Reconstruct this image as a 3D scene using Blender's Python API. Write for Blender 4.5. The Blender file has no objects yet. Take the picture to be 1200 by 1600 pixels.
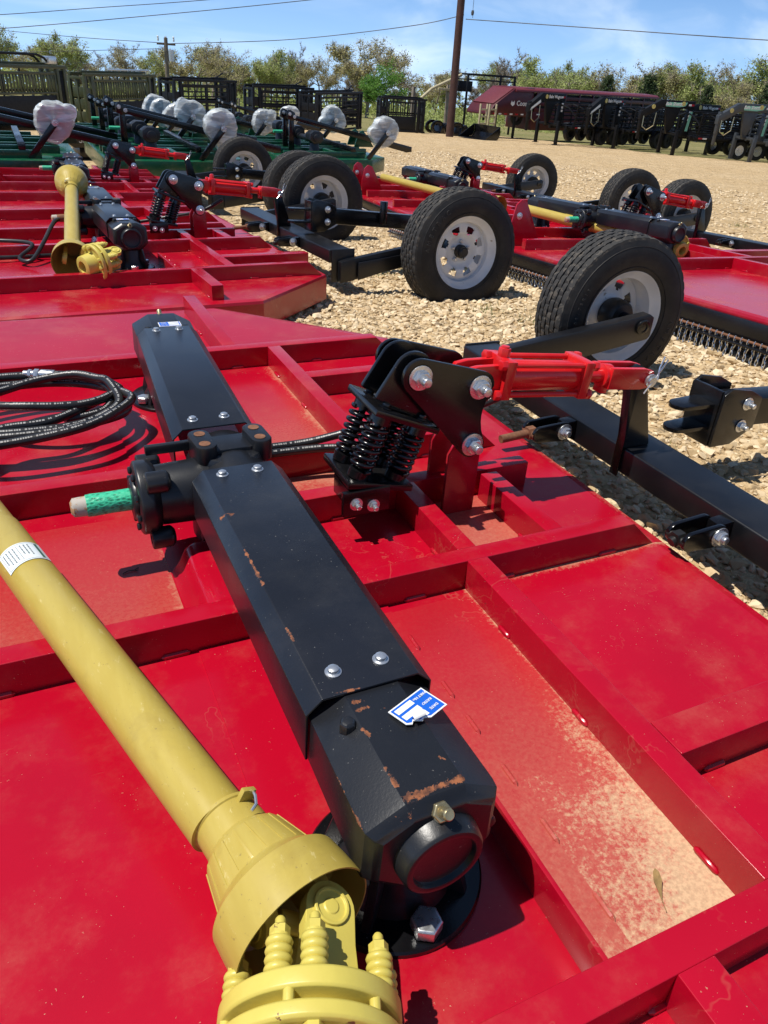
import bpy, bmesh, math, random
import numpy as np
from mathutils import Matrix, Vector, Quaternion
R = math.radians
PI = math.pi
rnd = random.Random(7)
scene = bpy.context.scene
C = scene.collection

# ------------------------------------------------------------------ camera
cam_d = bpy.data.cameras.new('camera')
cam = bpy.data.objects.new('camera', cam_d); C.objects.link(cam)
scene.camera = cam
cam_d.sensor_fit = 'HORIZONTAL'; cam_d.sensor_width = 36.0
cam_d.lens = 1175.73 / 1200 * 36
cam_d.clip_start = 0.02; cam_d.clip_end = 2000
def cam_matrix(roll, pitch, yaw):
    fw = Vector((math.sin(yaw) * math.cos(pitch), math.cos(yaw) * math.cos(pitch), -math.sin(pitch)))
    rt = Vector((math.cos(yaw), -math.sin(yaw), 0)); up = rt.cross(fw)
    r2 = math.cos(roll) * rt + math.sin(roll) * up
    u2 = -math.sin(roll) * rt + math.cos(roll) * up
    m = Matrix((r2, u2, -fw)).transposed().to_4x4()
    return m
cam.matrix_world = Matrix.Translation((0, 0, 1.31)) @ cam_matrix(R(4.0995), R(30.833), R(26.811))

# ------------------------------------------------------------------ sky and sun
SUN = Vector((-0.40, 0.075, 0.90)).normalized()
world = bpy.data.worlds.new('World'); scene.world = world
world.use_nodes = True
wn = world.node_tree.nodes; wl = world.node_tree.links
for n in list(wn): wn.remove(n)
sky = wn.new('ShaderNodeTexSky'); sky.sky_type = 'NISHITA'; sky.sun_disc = False
sky.sun_elevation = math.asin(SUN.z); sky.sun_rotation = math.atan2(SUN.x, SUN.y)
sky.air_density = 1.0; sky.dust_density = 0.15; sky.ozone_density = 4.5
tc = wn.new('ShaderNodeTexCoord')
mp = wn.new('ShaderNodeMapping'); mp.inputs['Rotation'].default_value = (0, R(8), R(-35)); mp.inputs['Scale'].default_value = (1.0, 9.0, 14.0)
no = wn.new('ShaderNodeTexNoise'); no.inputs['Scale'].default_value = 1.5; no.inputs['Detail'].default_value = 5; no.inputs['Roughness'].default_value = 0.5; no.inputs['Distortion'].default_value = 0.5
no2 = wn.new('ShaderNodeTexNoise'); no2.inputs['Scale'].default_value = 1.3; no2.inputs['Detail'].default_value = 3
rp = wn.new('ShaderNodeMapRange'); rp.inputs['From Min'].default_value = 0.38; rp.inputs['From Max'].default_value = 0.82; rp.interpolation_type = 'SMOOTHSTEP'
rp2 = wn.new('ShaderNodeMapRange'); rp2.inputs['From Min'].default_value = 0.38; rp2.inputs['From Max'].default_value = 0.62
mul = wn.new('ShaderNodeMath'); mul.operation = 'MULTIPLY'
mul2 = wn.new('ShaderNodeMath'); mul2.operation = 'MULTIPLY'; mul2.inputs[1].default_value = 0.8
mix = wn.new('ShaderNodeMixRGB'); mix.inputs['Color2'].default_value = (7.0, 7.6, 8.2, 1)
bg = wn.new('ShaderNodeBackground'); bg.inputs['Strength'].default_value = 0.10
wo = wn.new('ShaderNodeOutputWorld')
# the yard slopes about 2.5 degrees, so the sky dome is tilted with it and lifted a little
skm = wn.new('ShaderNodeMapping'); skm.inputs['Rotation'].default_value = (R(2.4), R(-1.0), 0); skm.inputs['Location'].default_value = (0, 0, 0.16)
wl.new(tc.outputs['Generated'], skm.inputs['Vector']); wl.new(skm.outputs['Vector'], sky.inputs['Vector'])
wl.new(tc.outputs['Generated'], mp.inputs['Vector']); wl.new(mp.outputs['Vector'], no.inputs['Vector'])
wl.new(tc.outputs['Generated'], no2.inputs['Vector'])
wl.new(no.outputs['Fac'], rp.inputs['Value']); wl.new(no2.outputs['Fac'], rp2.inputs['Value'])
wl.new(rp.outputs['Result'], mul.inputs[0]); wl.new(rp2.outputs['Result'], mul.inputs[1])
wl.new(mul.outputs[0], mul2.inputs[0]); wl.new(mul2.outputs[0], mix.inputs['Fac'])
tint = wn.new('ShaderNodeMixRGB'); tint.blend_type = 'MULTIPLY'; tint.inputs['Fac'].default_value = 1.0; tint.inputs['Color2'].default_value = (0.80, 1.02, 1.16, 1)
wl.new(sky.outputs['Color'], tint.inputs['Color1']); wl.new(tint.outputs['Color'], mix.inputs['Color1']); sep = wn.new('ShaderNodeSeparateXYZ'); wl.new(tc.outputs['Generated'], sep.inputs[0])
el = wn.new('ShaderNodeMapRange'); el.inputs['From Min'].default_value = 0.0; el.inputs['From Max'].default_value = 0.45; el.inputs['To Min'].default_value = 1.5; el.inputs['To Max'].default_value = 0.62; wl.new(sep.outputs['Z'], el.inputs['Value'])
hz = wn.new('ShaderNodeMapRange'); hz.inputs['From Min'].default_value = -0.06; hz.inputs['From Max'].default_value = 0.13; hz.inputs['To Min'].default_value = 0.38; hz.inputs['To Max'].default_value = 0.0; wl.new(sep.outputs['Z'], hz.inputs['Value'])
mixh = wn.new('ShaderNodeMixRGB'); mixh.inputs['Color2'].default_value = (5.0, 6.3, 7.3, 1); wl.new(hz.outputs['Result'], mixh.inputs['Fac']); wl.new(mix.outputs['Color'], mixh.inputs['Color1'])
gr = wn.new('ShaderNodeVectorMath'); gr.operation = 'SCALE'; wl.new(mixh.outputs['Color'], gr.inputs[0]); wl.new(el.outputs['Result'], gr.inputs['Scale'])
wl.new(gr.outputs['Vector'], bg.inputs['Color'])
wl.new(bg.outputs['Background'], wo.inputs['Surface'])
sl = bpy.data.lights.new('sun', 'SUN'); sl.energy = 4.9; sl.angle = R(0.53); sl.color = (1.0, 0.95, 0.87)
so = bpy.data.objects.new('sun', sl); C.objects.link(so)
so.rotation_mode = 'QUATERNION'; so.rotation_quaternion = (-SUN).to_track_quat('-Z', 'Y'); so.location = SUN * 50
vs = scene.view_settings
vs.view_transform = 'Standard'; vs.look = 'None'; vs.gamma = 1; vs.exposure = 0.22; vs.use_curve_mapping = False

# ------------------------------------------------------------------ materials
class NT:
    """small helper for building node materials"""
    def __init__(s, name):
        s.m = bpy.data.materials.new(name); s.m.use_nodes = True
        s.n = s.m.node_tree.nodes; s.l = s.m.node_tree.links
        s.b = s.n['Principled BSDF']; s.out = s.n['Material Output']
        s.co = s.n.new('ShaderNodeTexCoord')
    def noise(s, scale, detail=4, rough=0.55, vec=None, dist=0.0):
        n = s.n.new('ShaderNodeTexNoise'); n.inputs['Scale'].default_value = scale
        n.inputs['Detail'].default_value = detail; n.inputs['Roughness'].default_value = rough; n.inputs['Distortion'].default_value = dist
        s.l.new(vec if vec is not None else s.co.outputs['Object'], n.inputs['Vector']); return n.outputs['Fac']
    def mapv(s, scale=(1, 1, 1), loc=(0, 0, 0), rot=(0, 0, 0)):
        n = s.n.new('ShaderNodeMapping'); n.inputs['Scale'].default_value = scale; n.inputs['Location'].default_value = loc; n.inputs['Rotation'].default_value = rot
        s.l.new(s.co.outputs['Object'], n.inputs['Vector']); return n.outputs['Vector']
    def rng(s, v, a, b, c=0.0, d=1.0, smooth=True):
        n = s.n.new('ShaderNodeMapRange'); n.inputs['From Min'].default_value = a; n.inputs['From Max'].default_value = b
        n.inputs['To Min'].default_value = c; n.inputs['To Max'].default_value = d
        if smooth: n.interpolation_type = 'SMOOTHSTEP'
        s.put(v, n.inputs['Value']); return n.outputs['Result']
    def put(s, v, sock):
        if isinstance(v, (int, float)): sock.default_value = v
        elif isinstance(v, tuple): sock.default_value = v if len(v) == 4 else (*v, 1)
        else: s.l.new(v, sock)
    def math(s, op, a, b=0.0):
        n = s.n.new('ShaderNodeMath'); n.operation = op; s.put(a, n.inputs[0]); s.put(b, n.inputs[1]); return n.outputs[0]
    def mix(s, f, a, b):
        n = s.n.new('ShaderNodeMixRGB'); s.put(f, n.inputs['Fac']); s.put(a, n.inputs['Color1']); s.put(b, n.inputs['Color2']); return n.outputs['Color']
    def bump(s, h, strength=0.2, dist=0.002):
        n = s.n.new('ShaderNodeBump'); n.inputs['Strength'].default_value = strength; n.inputs['Distance'].default_value = dist
        s.l.new(h, n.inputs['Height']); s.l.new(n.outputs['Normal'], s.b.inputs['Normal'])
    def xyz(s):
        n = s.n.new('ShaderNodeSeparateXYZ'); s.l.new(s.co.outputs['Object'], n.inputs[0]); return n.outputs
    def set(s, **k):
        names = dict(color='Base Color', rough='Roughness', metal='Metallic', spec='Specular IOR Level', coat='Coat Weight', coatr='Coat Roughness', alpha='Alpha', trans='Transmission Weight', emit='Emission Color')
        for a, v in k.items(): s.put(v, s.b.inputs[names[a]])
        return s

def simple(name, col, rough=0.5, metal=0.0, var=0.25, scale=8.0, bump=0.0, bscale=120.0, spec=0.5):
    t = NT(name)
    f = t.rng(t.noise(scale, 5), 0.3, 0.7)
    c2 = tuple(c * (1 - var) for c in col)
    t.set(color=t.mix(f, c2, col), metal=metal, spec=spec)
    t.set(rough=t.rng(t.noise(scale * 2.3, 4), 0.3, 0.7, max(0.04, rough - 0.08), min(1, rough + 0.08)))
    if bump: t.bump(t.noise(bscale, 3), bump)
    return t.m
DUST = (0.60, 0.445, 0.26)
def paint(name, col, rects=(), rough=0.24, film=0.18, films=()):
    """gloss paint with a thin film of dust, scuffs, and drifts of dust inside the given rectangles"""
    t = NT(name); x, y, z = t.xyz()
    base = t.mix(t.rng(t.noise(3.0, 4), 0.3, 0.7), tuple(c * 0.9 for c in col), col)
    film_m = t.math('MULTIPLY', t.rng(t.noise(5.0, 8, 0.7), 0.45, 0.8), film)
    speck = t.rng(t.noise(230, 2, 0.5), 0.72, 0.75)
    speck = t.math('MULTIPLY', speck, t.rng(t.noise(9, 3), 0.45, 0.65))
    tide = t.rng(t.math('ABSOLUTE', t.math('SUBTRACT', t.noise(3.1, 5, 0.6, None, 0.3), 0.5)), 0.0, 0.007, 1.0, 0.0)
    tide = t.math('MULTIPLY', tide, t.rng(t.noise(2.3, 2, 0.5, t.mapv(loc=(3, 1, 0))), 0.55, 0.66, 0.0, 0.10))
    scr = t.rng(t.math('ABSOLUTE', t.math('SUBTRACT', t.noise(2.2, 2, 0.5, t.mapv((1, 7, 1), rot=(0, 0, 0.7))), 0.5)), 0.0, 0.0022, 1.0, 0.0)
    scr = t.math('MULTIPLY', scr, t.rng(t.noise(6, 3, 0.6, t.mapv(loc=(7, 2, 0))), 0.58, 0.66, 0.0, 0.14))
    total = t.math('MAXIMUM', t.math('MAXIMUM', film_m, t.math('MULTIPLY', speck, 0.6)), t.math('MAXIMUM', tide, scr))
    for (x0, x1, y0, y1, gx, gy, amt, pw, op) in rects:
        ins = t.math('MULTIPLY', t.math('MULTIPLY', t.math('GREATER_THAN', x, x0), t.math('LESS_THAN', x, x1)),
                     t.math('MULTIPLY', t.math('GREATER_THAN', y, y0), t.math('LESS_THAN', y, y1)))
        px = t.math('DIVIDE', t.math('SUBTRACT', x, x0), x1 - x0); py = t.math('DIVIDE', t.math('SUBTRACT', y, y0), y1 - y0)
        if gx < 0: px = t.math('SUBTRACT', 1.0, px)
        if gy < 0: py = t.math('SUBTRACT', 1.0, py)
        ax, ay = abs(gx), abs(gy)
        g = t.math('ADD', t.math('MULTIPLY', t.math('POWER', px, pw), ax), t.math('MULTIPLY', t.math('POWER', py, pw), ay))
        fine = t.math('ADD', t.math('MULTIPLY', t.noise(95, 8, 0.78), 0.78), t.math('MULTIPLY', t.noise(11, 4), 0.4))
        m = t.math('MULTIPLY', t.rng(t.math('ADD', t.math('MULTIPLY', g, amt), fine), 0.80, 1.12), op)
        total = t.math('MAXIMUM', total, t.math('MULTIPLY', ins, m))
    for (x0, x1, y0, y1, lo, hi) in films:
        ins = t.math('MULTIPLY', t.math('MULTIPLY', t.math('GREATER_THAN', x, x0), t.math('LESS_THAN', x, x1)), t.math('MULTIPLY', t.math('GREATER_THAN', y, y0), t.math('LESS_THAN', y, y1)))
        py = t.rng(t.math('ADD', y, t.math('MULTIPLY', t.noise(7, 5, .7), .25)), y0 + .10, y1 + .10, hi, lo)
        total = t.math('MAXIMUM', total, t.math('MULTIPLY', ins, t.math('MULTIPLY', py, t.rng(t.noise(120, 5, .75), .3, .7, .65, 1.15))))
    total = t.math('MINIMUM', total, 1.0)
    sand = t.mix(t.rng(t.noise(140, 5, 0.7), 0.35, 0.65), tuple(c * 0.72 for c in DUST), DUST)
    t.set(color=t.mix(total, base, sand), rough=t.mix(total, (rough,) * 3, (0.85,) * 3), spec=0.5)
    t.bump(t.math('ADD', t.math('MULTIPLY', t.noise(2.2, 2), 1.5), t.math('MULTIPLY', total, 0.4)), 0.12, 0.006)
    return t.m
RED = (0.39, 0.0022, 0.0165)
def ux(u): return u - 1.52
DR = [(0.612, 0.812, ux(0.334), ux(0.98), 0.34, -1.0, 0.44, 1.1, 0.85), (0.534, 0.70, ux(0.334), ux(0.80), 0.25, -1.0, 0.34, 1.0, 0.6), (0.74, 0.812, ux(0.334), ux(1.16), 1.0, 0.0, 0.42, 3.0, 0.9),
      (0.862, 1.06, ux(1.215), ux(1.53), 0.0, -0.6, 0.55, 0.6, 0.5), (0.66, 0.81, ux(1.84), ux(2.66), 1.0, -0.3, 0.42, 3.0, 0.55),
      (0.87, 1.41, ux(1.11), ux(1.165), 0.0, 1.0, 0.5, 2.0, 0.55), (1.34, 1.45, ux(0.64), ux(1.165), 1.0, 0.0, 0.42, 1.2, 0.5),
      (1.22, 1.42, ux(1.24), ux(1.8), 1.0, 0.0, 0.35, 3.0, 0.4), (0.02, 0.2, ux(1.215), ux(1.55), 1.0, -0.2, 0.35, 3.0, 0.45),
      (0.56, 0.92, ux(1.58), ux(1.79), 0.0, 1.0, 0.5, 0.6, 0.4)]
M = {}
DF = [(0.534, 0.812, ux(0.334), ux(1.14), .03, .25), (0.862, 1.06, ux(1.215), ux(1.53), .22, .34), (0.56, 0.92, ux(1.58), ux(1.79), .14, .22), (-.3, .2, ux(1.215), ux(1.72), .05, .16), (0.615, 0.81, ux(1.84), ux(2.6), .0, .2)]
M['deck'] = paint('red_deck_paint', RED, DR, 0.20, 0.10, DF)
M['deckb'] = paint('red_deck_paint_plain', RED, (), 0.22, 0.18)
M['red'] = paint('red_paint', RED, (), 0.2, 0.10)
M['green'] = paint('green_deck_paint', (0.004, 0.075, 0.034), (), 0.22, 0.15)
M['cylred'] = paint('bright_red_enamel', (0.62, 0.012, 0.016), (), 0.22, 0.06)
def black_rust(name, col, rough, thr, size):
    t = NT(name)
    x, y, z = t.xyz()
    b = t.mix(t.rng(t.noise(6, 5), 0.3, 0.7), tuple(c * 0.8 for c in col), tuple(c * 1.15 for c in col))
    edge = t.noise(size, 6, 0.65, None, 0.4); fine = t.noise(size * 9, 4, 0.7)
    m = t.rng(t.math('ADD', edge, t.math('MULTIPLY', fine, 0.18)), thr, thr + 0.03)
    rust = t.mix(t.rng(t.noise(90, 4), 0.35, 0.65), (0.16, 0.045, 0.012), (0.34, 0.115, 0.035))
    dustm = t.math('MULTIPLY', t.rng(t.noise(230, 3), 0.72, 0.76), 0.30)
    film = t.math('MULTIPLY', t.rng(t.noise(4, 7, 0.7), 0.4, 0.85), 0.03)
    c = t.mix(t.math('MAXIMUM', dustm, film), b, (0.42, 0.40, 0.36)); c = t.mix(m, c, rust)
    t.set(color=c, rough=t.mix(m, (rough,) * 3, (0.9,) * 3), spec=0.5)
    t.bump(t.math('ADD', t.noise(330, 3, 0.6), t.math('MULTIPLY', t.noise(5, 2), 2.0)), 0.12, 0.0015)
    return t.m
M['black'] = black_rust('black_paint', (0.005, 0.0055, 0.0075), 0.32, 0.90, 5)
M['shield'] = black_rust('black_powder_coat', (0.009, 0.0105, 0.0155), 0.31, 0.86, 7)
M['cast'] = black_rust('black_cast_iron', (0.008, 0.009, 0.012), 0.36, 0.76, 9)
def worn(name, col, rough, segs):
    """black paint chipped to rust along the given worn edges (x, y, z, x, y, z, width)"""
    t = NT(name); x, y, z = t.xyz()
    b = t.mix(t.rng(t.noise(6, 5), 0.3, 0.7), tuple(c * 0.8 for c in col), tuple(c * 1.15 for c in col))
    tot = 0.0
    def vm(op, a, b_=None, sc=None):
        n = t.n.new('ShaderNodeVectorMath'); n.operation = op
        if isinstance(a, Vector): n.inputs[0].default_value = a
        else: t.l.new(a, n.inputs[0])
        if b_ is not None:
            if isinstance(b_, Vector): n.inputs[1].default_value = b_
            else: t.l.new(b_, n.inputs[1])
        if sc is not None: t.l.new(sc, n.inputs['Scale'])
        return n
    nz = t.math('ADD', t.math('MULTIPLY', t.math('SUBTRACT', t.noise(55, 5, 0.7), 0.5), 2.6), t.math('ADD', 0.62, t.math('MULTIPLY', t.math('SUBTRACT', t.noise(240, 3, 0.7), 0.5), 1.0)))
    for (ax, ay, az, bx, by, bz, w) in segs:
        A = Vector((ax, ay, az)); d = Vector((bx, by, bz)) - A; L2 = d.length_squared
        pa = vm('SUBTRACT', t.co.outputs['Object'], A).outputs[0]
        k = t.math('DIVIDE', vm('DOT_PRODUCT', pa, d).outputs['Value'], L2); k = t.math('MINIMUM', t.math('MAXIMUM', k, 0.0), 1.0)
        sc = vm('SCALE', d, None, k).outputs[0]; ln = vm('LENGTH', vm('SUBTRACT', pa, sc).outputs[0]).outputs['Value']
        m = t.math('MULTIPLY', t.rng(t.math('SUBTRACT', nz, t.math('DIVIDE', ln, w)), 0.22, 0.40), 0.72)
        tot = t.math('MAXIMUM', tot, m)
    rust = t.mix(t.rng(t.noise(120, 4), 0.35, 0.65), (0.11, 0.032, 0.011), (0.36, 0.115, 0.035))
    dustm = t.math('MULTIPLY', t.rng(t.noise(230, 3), 0.70, 0.75), 0.35); film = t.math('MULTIPLY', t.rng(t.noise(5, 7, 0.7), 0.4, 0.8), 0.035)
    scr = t.math('MULTIPLY', t.rng(t.noise(26, 7, 0.8, t.mapv((1, .25, 1)), 1.0), 0.68, 0.74), 0.25)
    c = t.mix(t.math('MAXIMUM', t.math('MAXIMUM', dustm, film), scr), b, (0.42, 0.40, 0.36)); c = t.mix(tot, c, rust)
    t.set(color=c, rough=t.mix(tot, (rough,) * 3, (0.92,) * 3), spec=0.5)
    t.bump(t.math('SUBTRACT', t.math('ADD', t.noise(260, 3, 0.6), t.math('MULTIPLY', t.noise(6, 2), 2.0)), t.math('MULTIPLY', tot, 1.5)), 0.14, 0.0015)
    return t.m
_E = [(.318, -1.006, .553, .398, -1.006, .553, .012), (.314, -.985, .553, .312, -.955, .553, .007), (.316, -.90, .553, .312, -.885, .553, .006), (.300, -.855, .553, .335, -.850, .553, .008), (.322, -.835, .553, .345, -.84, .553, .007),
      (.260, -1.01, .524, .260, -.90, .524, .0045), (.300, -1.013, .535, .318, -1.018, .54, .012), (.398, -.90, .553, .40, -.91, .553, .007), (.385, -.965, .553, .39, -.97, .553, .006), (.305, -1.05, .46, .315, -1.052, .50, .006), (.355, -.86, .553, .37, -.865, .553, .005)]
M['cast_worn'] = worn('worn_black_cast_iron', (0.008, 0.009, 0.012), 0.36, _E)
_S = [(.268, -.30, .548, .292, -.305, .556, .013), (.278, -.265, .553, .281, -.275, .553, .005), (.281, -.42, .555, .281, -.50, .555, .0042), (.281, -.505, .555, .281, -.54, .555, .006), (.282, -.66, .555, .283, -.69, .555, .005), (.30, -.815, .556, .335, -.818, .556, .005), (.44, -.75, .553, .452, -.77, .545, .006), (.455, -.60, .535, .452, -.82, .535, .003)]
M['shield_worn'] = worn('worn_black_powder_coat', (0.009, 0.0105, 0.0155), 0.31, _S)
M['gloss'] = black_rust('gloss_black_paint', (0.0035, 0.0035, 0.0045), 0.2, 0.95, 5)
M['steel'] = simple('zinc_plated_steel', (0.66, 0.68, 0.70), 0.30, 0.85, 0.12, 40, 0.02, 200)
M['brass'] = simple('yellow_zinc', (0.50, 0.42, 0.24), 0.32, 0.8, 0.3, 50)
M['rusty'] = simple('rusty_steel', (0.23, 0.10, 0.05), 0.75, 0.2, 0.4, 60, 0.3, 200)
def yellow_plastic():
    t = NT('yellow_guard_plastic')
    v = t.mapv((14, 14, 2.2), rot=(R(90), 0, 0))
    streak = t.rng(t.noise(2.0, 6, 0.6, t.mapv((18, 3, 18))), 0.35, 0.75)
    c = t.mix(streak, (0.405, 0.305, 0.058), (0.45, 0.35, 0.078))
    scr = t.math('MULTIPLY', t.rng(t.noise(30, 6, 0.75, t.mapv((3, 1, 3))), 0.60, 0.68), 0.45)
    c = t.mix(scr, c, (0.64, 0.55, 0.26))
    grime = t.math('MULTIPLY', t.rng(t.noise(7, 6, 0.72, None, 0.8), 0.52, 0.72), 0.28)
    c = t.mix(grime, c, (0.24, 0.17, 0.05))
    dirt = t.math('MULTIPLY', t.rng(t.noise(160, 3), 0.68, 0.73), 0.55)
    c = t.mix(dirt, c, (0.16, 0.11, 0.05))
    t.set(color=c, rough=0.38, spec=0.45); t.bump(t.noise(60, 4), 0.06); return t.m
M['yplastic'] = yellow_plastic()
def chip(name, col, thr, size, col2=(0.14, 0.05, 0.03), rough=0.4):
    t = NT(name)
    b = t.mix(t.rng(t.noise(7, 5), 0.3, 0.7), tuple(c * 0.85 for c in col), col)
    m = t.rng(t.math('ADD', t.noise(size, 5, 0.6, None, 0.5), t.math('MULTIPLY', t.noise(size * 7, 3), 0.2)), thr, thr + 0.02)
    t.set(color=t.mix(m, b, col2), rough=rough); t.bump(t.noise(90, 4), 0.15); return t.m
M['ypaint'] = chip('yellow_yoke_paint', (0.60, 0.50, 0.10), 0.79, 22)
M['net'] = None
def net():
    t = NT('green_plastic_netting'); x, y, z = t.xyz()
    w = t.n.new('ShaderNodeTexVoronoi'); w.inputs['Scale'].default_value = 190; t.l.new(t.mapv((0.5, 1, 1)), w.inputs['Vector'])
    m = t.rng(w.outputs['Distance'], 0.25, 0.5)
    t.set(color=t.mix(m, (0.012, 0.20, 0.105), (0.04, 0.46, 0.26)), rough=0.45); t.bump(w.outputs['Distance'], 0.6, 0.002); return t.m
M['net'] = net()
M['shaftend'] = chip('greased_shaft_end', (0.42, 0.38, 0.33), 0.62, 30, (0.40, 0.22, 0.11), 0.6)
def rubber():
    t = NT('tyre_rubber')
    f = t.rng(t.noise(9, 6, 0.7), 0.4, 0.7)
    t.set(color=t.mix(f, (0.010, 0.010, 0.011), (0.026, 0.024, 0.022)), rough=0.62, spec=0.35); t.bump(t.noise(160, 3), 0.1); return t.m
M['rubber'] = rubber()
M['tread'] = chip('tyre_tread', (0.022, 0.021, 0.020), 0.66, 30, (0.065, 0.056, 0.045), 0.8)
M['lettering'] = simple('raised_tyre_lettering', (0.045, 0.043, 0.041), 0.75, 0, 0.2)
M['rim'] = chip('white_wheel_paint', (0.68, 0.70, 0.72), 0.80, 14, (0.30, 0.26, 0.22), 0.32)
M['grime'] = simple('greasy_black', (0.012, 0.011, 0.010), 0.45, 0, 0.3, 20)
def hose():
    t = NT('hydraulic_hose_rubber')
    t.set(color=t.mix(t.rng(t.noise(14, 4), 0.35, 0.7), (0.010, 0.010, 0.011), (0.024, 0.023, 0.023)), rough=0.36); t.bump(t.noise(300, 2), 0.1); return t.m
M['hose'] = hose()
M['print'] = simple('white_hose_print', (0.32, 0.32, 0.31), 0.5, 0, 0.2)
M['white'] = simple('white_vinyl', (0.78, 0.78, 0.76), 0.4, 0, 0.06)
M['label'] = simple('pale_label_paper', (0.70, 0.76, 0.77), 0.35, 0, 0.06)
M['ink'] = simple('grey_ink', (0.16, 0.19, 0.21), 0.6, 0, 0.2)
M['greenink'] = simple('dark_green_ink', (0.03, 0.13, 0.09), 0.5, 0, 0.2)
M['blue'] = simple('blue_label_print', (0.010, 0.115, 0.58), 0.35, 0, 0.15)
M['redlabel'] = simple('red_reflector', (0.45, 0.01, 0.02), 0.3, 0, 0.1)
M['mint'] = simple('mint_green_decal', (0.22, 0.55, 0.40), 0.4, 0, 0.1)
M['gold'] = simple('yellow_decal', (0.62, 0.52, 0.16), 0.4, 0, 0.2)
M['olive'] = paint('olive_chute_paint', (0.050, 0.060, 0.021), (), 0.4, 0.12)
M['chuteblack'] = simple('black_chute_paint', (0.008, 0.009, 0.012), 0.5, 0, 0.3, spec=0.3)
M['trailerblack'] = simple('black_trailer_paint', (0.005, 0.005, 0.006), 0.5, 0, 0.3, spec=0.25)
M['trailergrey'] = simple('dark_grey_trailer_paint', (0.045, 0.05, 0.055), 0.35, 0, 0.2)
M['maroon'] = simple('maroon_trailer_paint', (0.075, 0.006, 0.010), 0.4, 0, 0.25)
M['maroontop'] = simple('maroon_trailer_roof', (0.14, 0.020, 0.027), 0.42, 0, 0.2)
M['rust_pole'] = simple('brown_steel_pole', (0.075, 0.032, 0.024), 0.7, 0, 0.35, 3)
M['wood'] = simple('weathered_wood', (0.24, 0.20, 0.155), 0.85, 0, 0.4, 3, 0.3, 40)
M['palewood'] = simple('tan_ladder_paint', (0.48, 0.42, 0.26), 0.6, 0, 0.2)
M['wire'] = simple('weathered_wire', (0.10, 0.105, 0.11), 0.6, 0.3, 0.2)
M['bark'] = simple('grey_brown_bark', (0.27, 0.23, 0.18), 0.9, 0, 0.35, 3)
def wrap():
    t = NT('clear_stretch_wrap')
    n = t.noise(3.2, 4, 0.5, t.mapv((1, 1, 3.2), rot=(0.5, 0.3, 0.2)), 1.6)
    f = t.rng(n, 0.48, 0.66)
    tr = t.n.new('ShaderNodeBsdfTransparent'); mx = t.n.new('ShaderNodeMixShader')
    t.set(color=(0.78, 0.83, 0.84), rough=0.16, spec=0.8)
    t.bump(n, 0.35, 0.03)
    t.put(t.rng(n, 0.44, 0.66, 0.40, 0.80), mx.inputs['Fac'])
    t.l.new(tr.outputs[0], mx.inputs[1]); t.l.new(t.b.outputs[0], mx.inputs[2]); t.l.new(mx.outputs[0], t.out.inputs['Surface'])
    return t.m
M['wrap'] = wrap(); M['greytyre'] = simple('dusty_solid_tyre', (0.20, 0.21, 0.215), 0.7, 0, 0.3, 9)
def leafmat(name, a, b):
    t = NT(name)
    f = t.rng(t.noise(0.9, 3), 0.35, 0.65)
    t.set(color=t.mix(f, a, b), rough=0.7, spec=0.25)
    tl = t.n.new('ShaderNodeBsdfTranslucent'); mx = t.n.new('ShaderNodeMixShader'); mx.inputs['Fac'].default_value = 0.42
    t.put(t.mix(f, a, b), tl.inputs['Color'])
    t.l.new(t.b.outputs[0], mx.inputs[1]); t.l.new(tl.outputs[0], mx.inputs[2]); t.l.new(mx.outputs[0], t.out.inputs['Surface'])
    return t.m
M['leaf_tan'] = leafmat('budding_tan_leaves', (0.38, 0.345, 0.155), (0.5, 0.47, 0.23))
M['leaf_olive'] = leafmat('young_olive_leaves', (0.31, 0.37, 0.115), (0.45, 0.5, 0.19))
M['leaf_green'] = leafmat('fresh_green_leaves', (0.1, 0.23, 0.04), (0.16, 0.32, 0.06))
M['leaf_dark'] = leafmat('dark_cedar_leaves', (0.045, 0.075, 0.03), (0.075, 0.11, 0.045))
M['leaf_grey'] = leafmat('bare_grey_twigs', (0.36, 0.32, 0.255), (0.46, 0.41, 0.32))
M['grassblade'] = leafmat('grass_blades', (0.10, 0.15, 0.03), (0.17, 0.20, 0.05))
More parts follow.
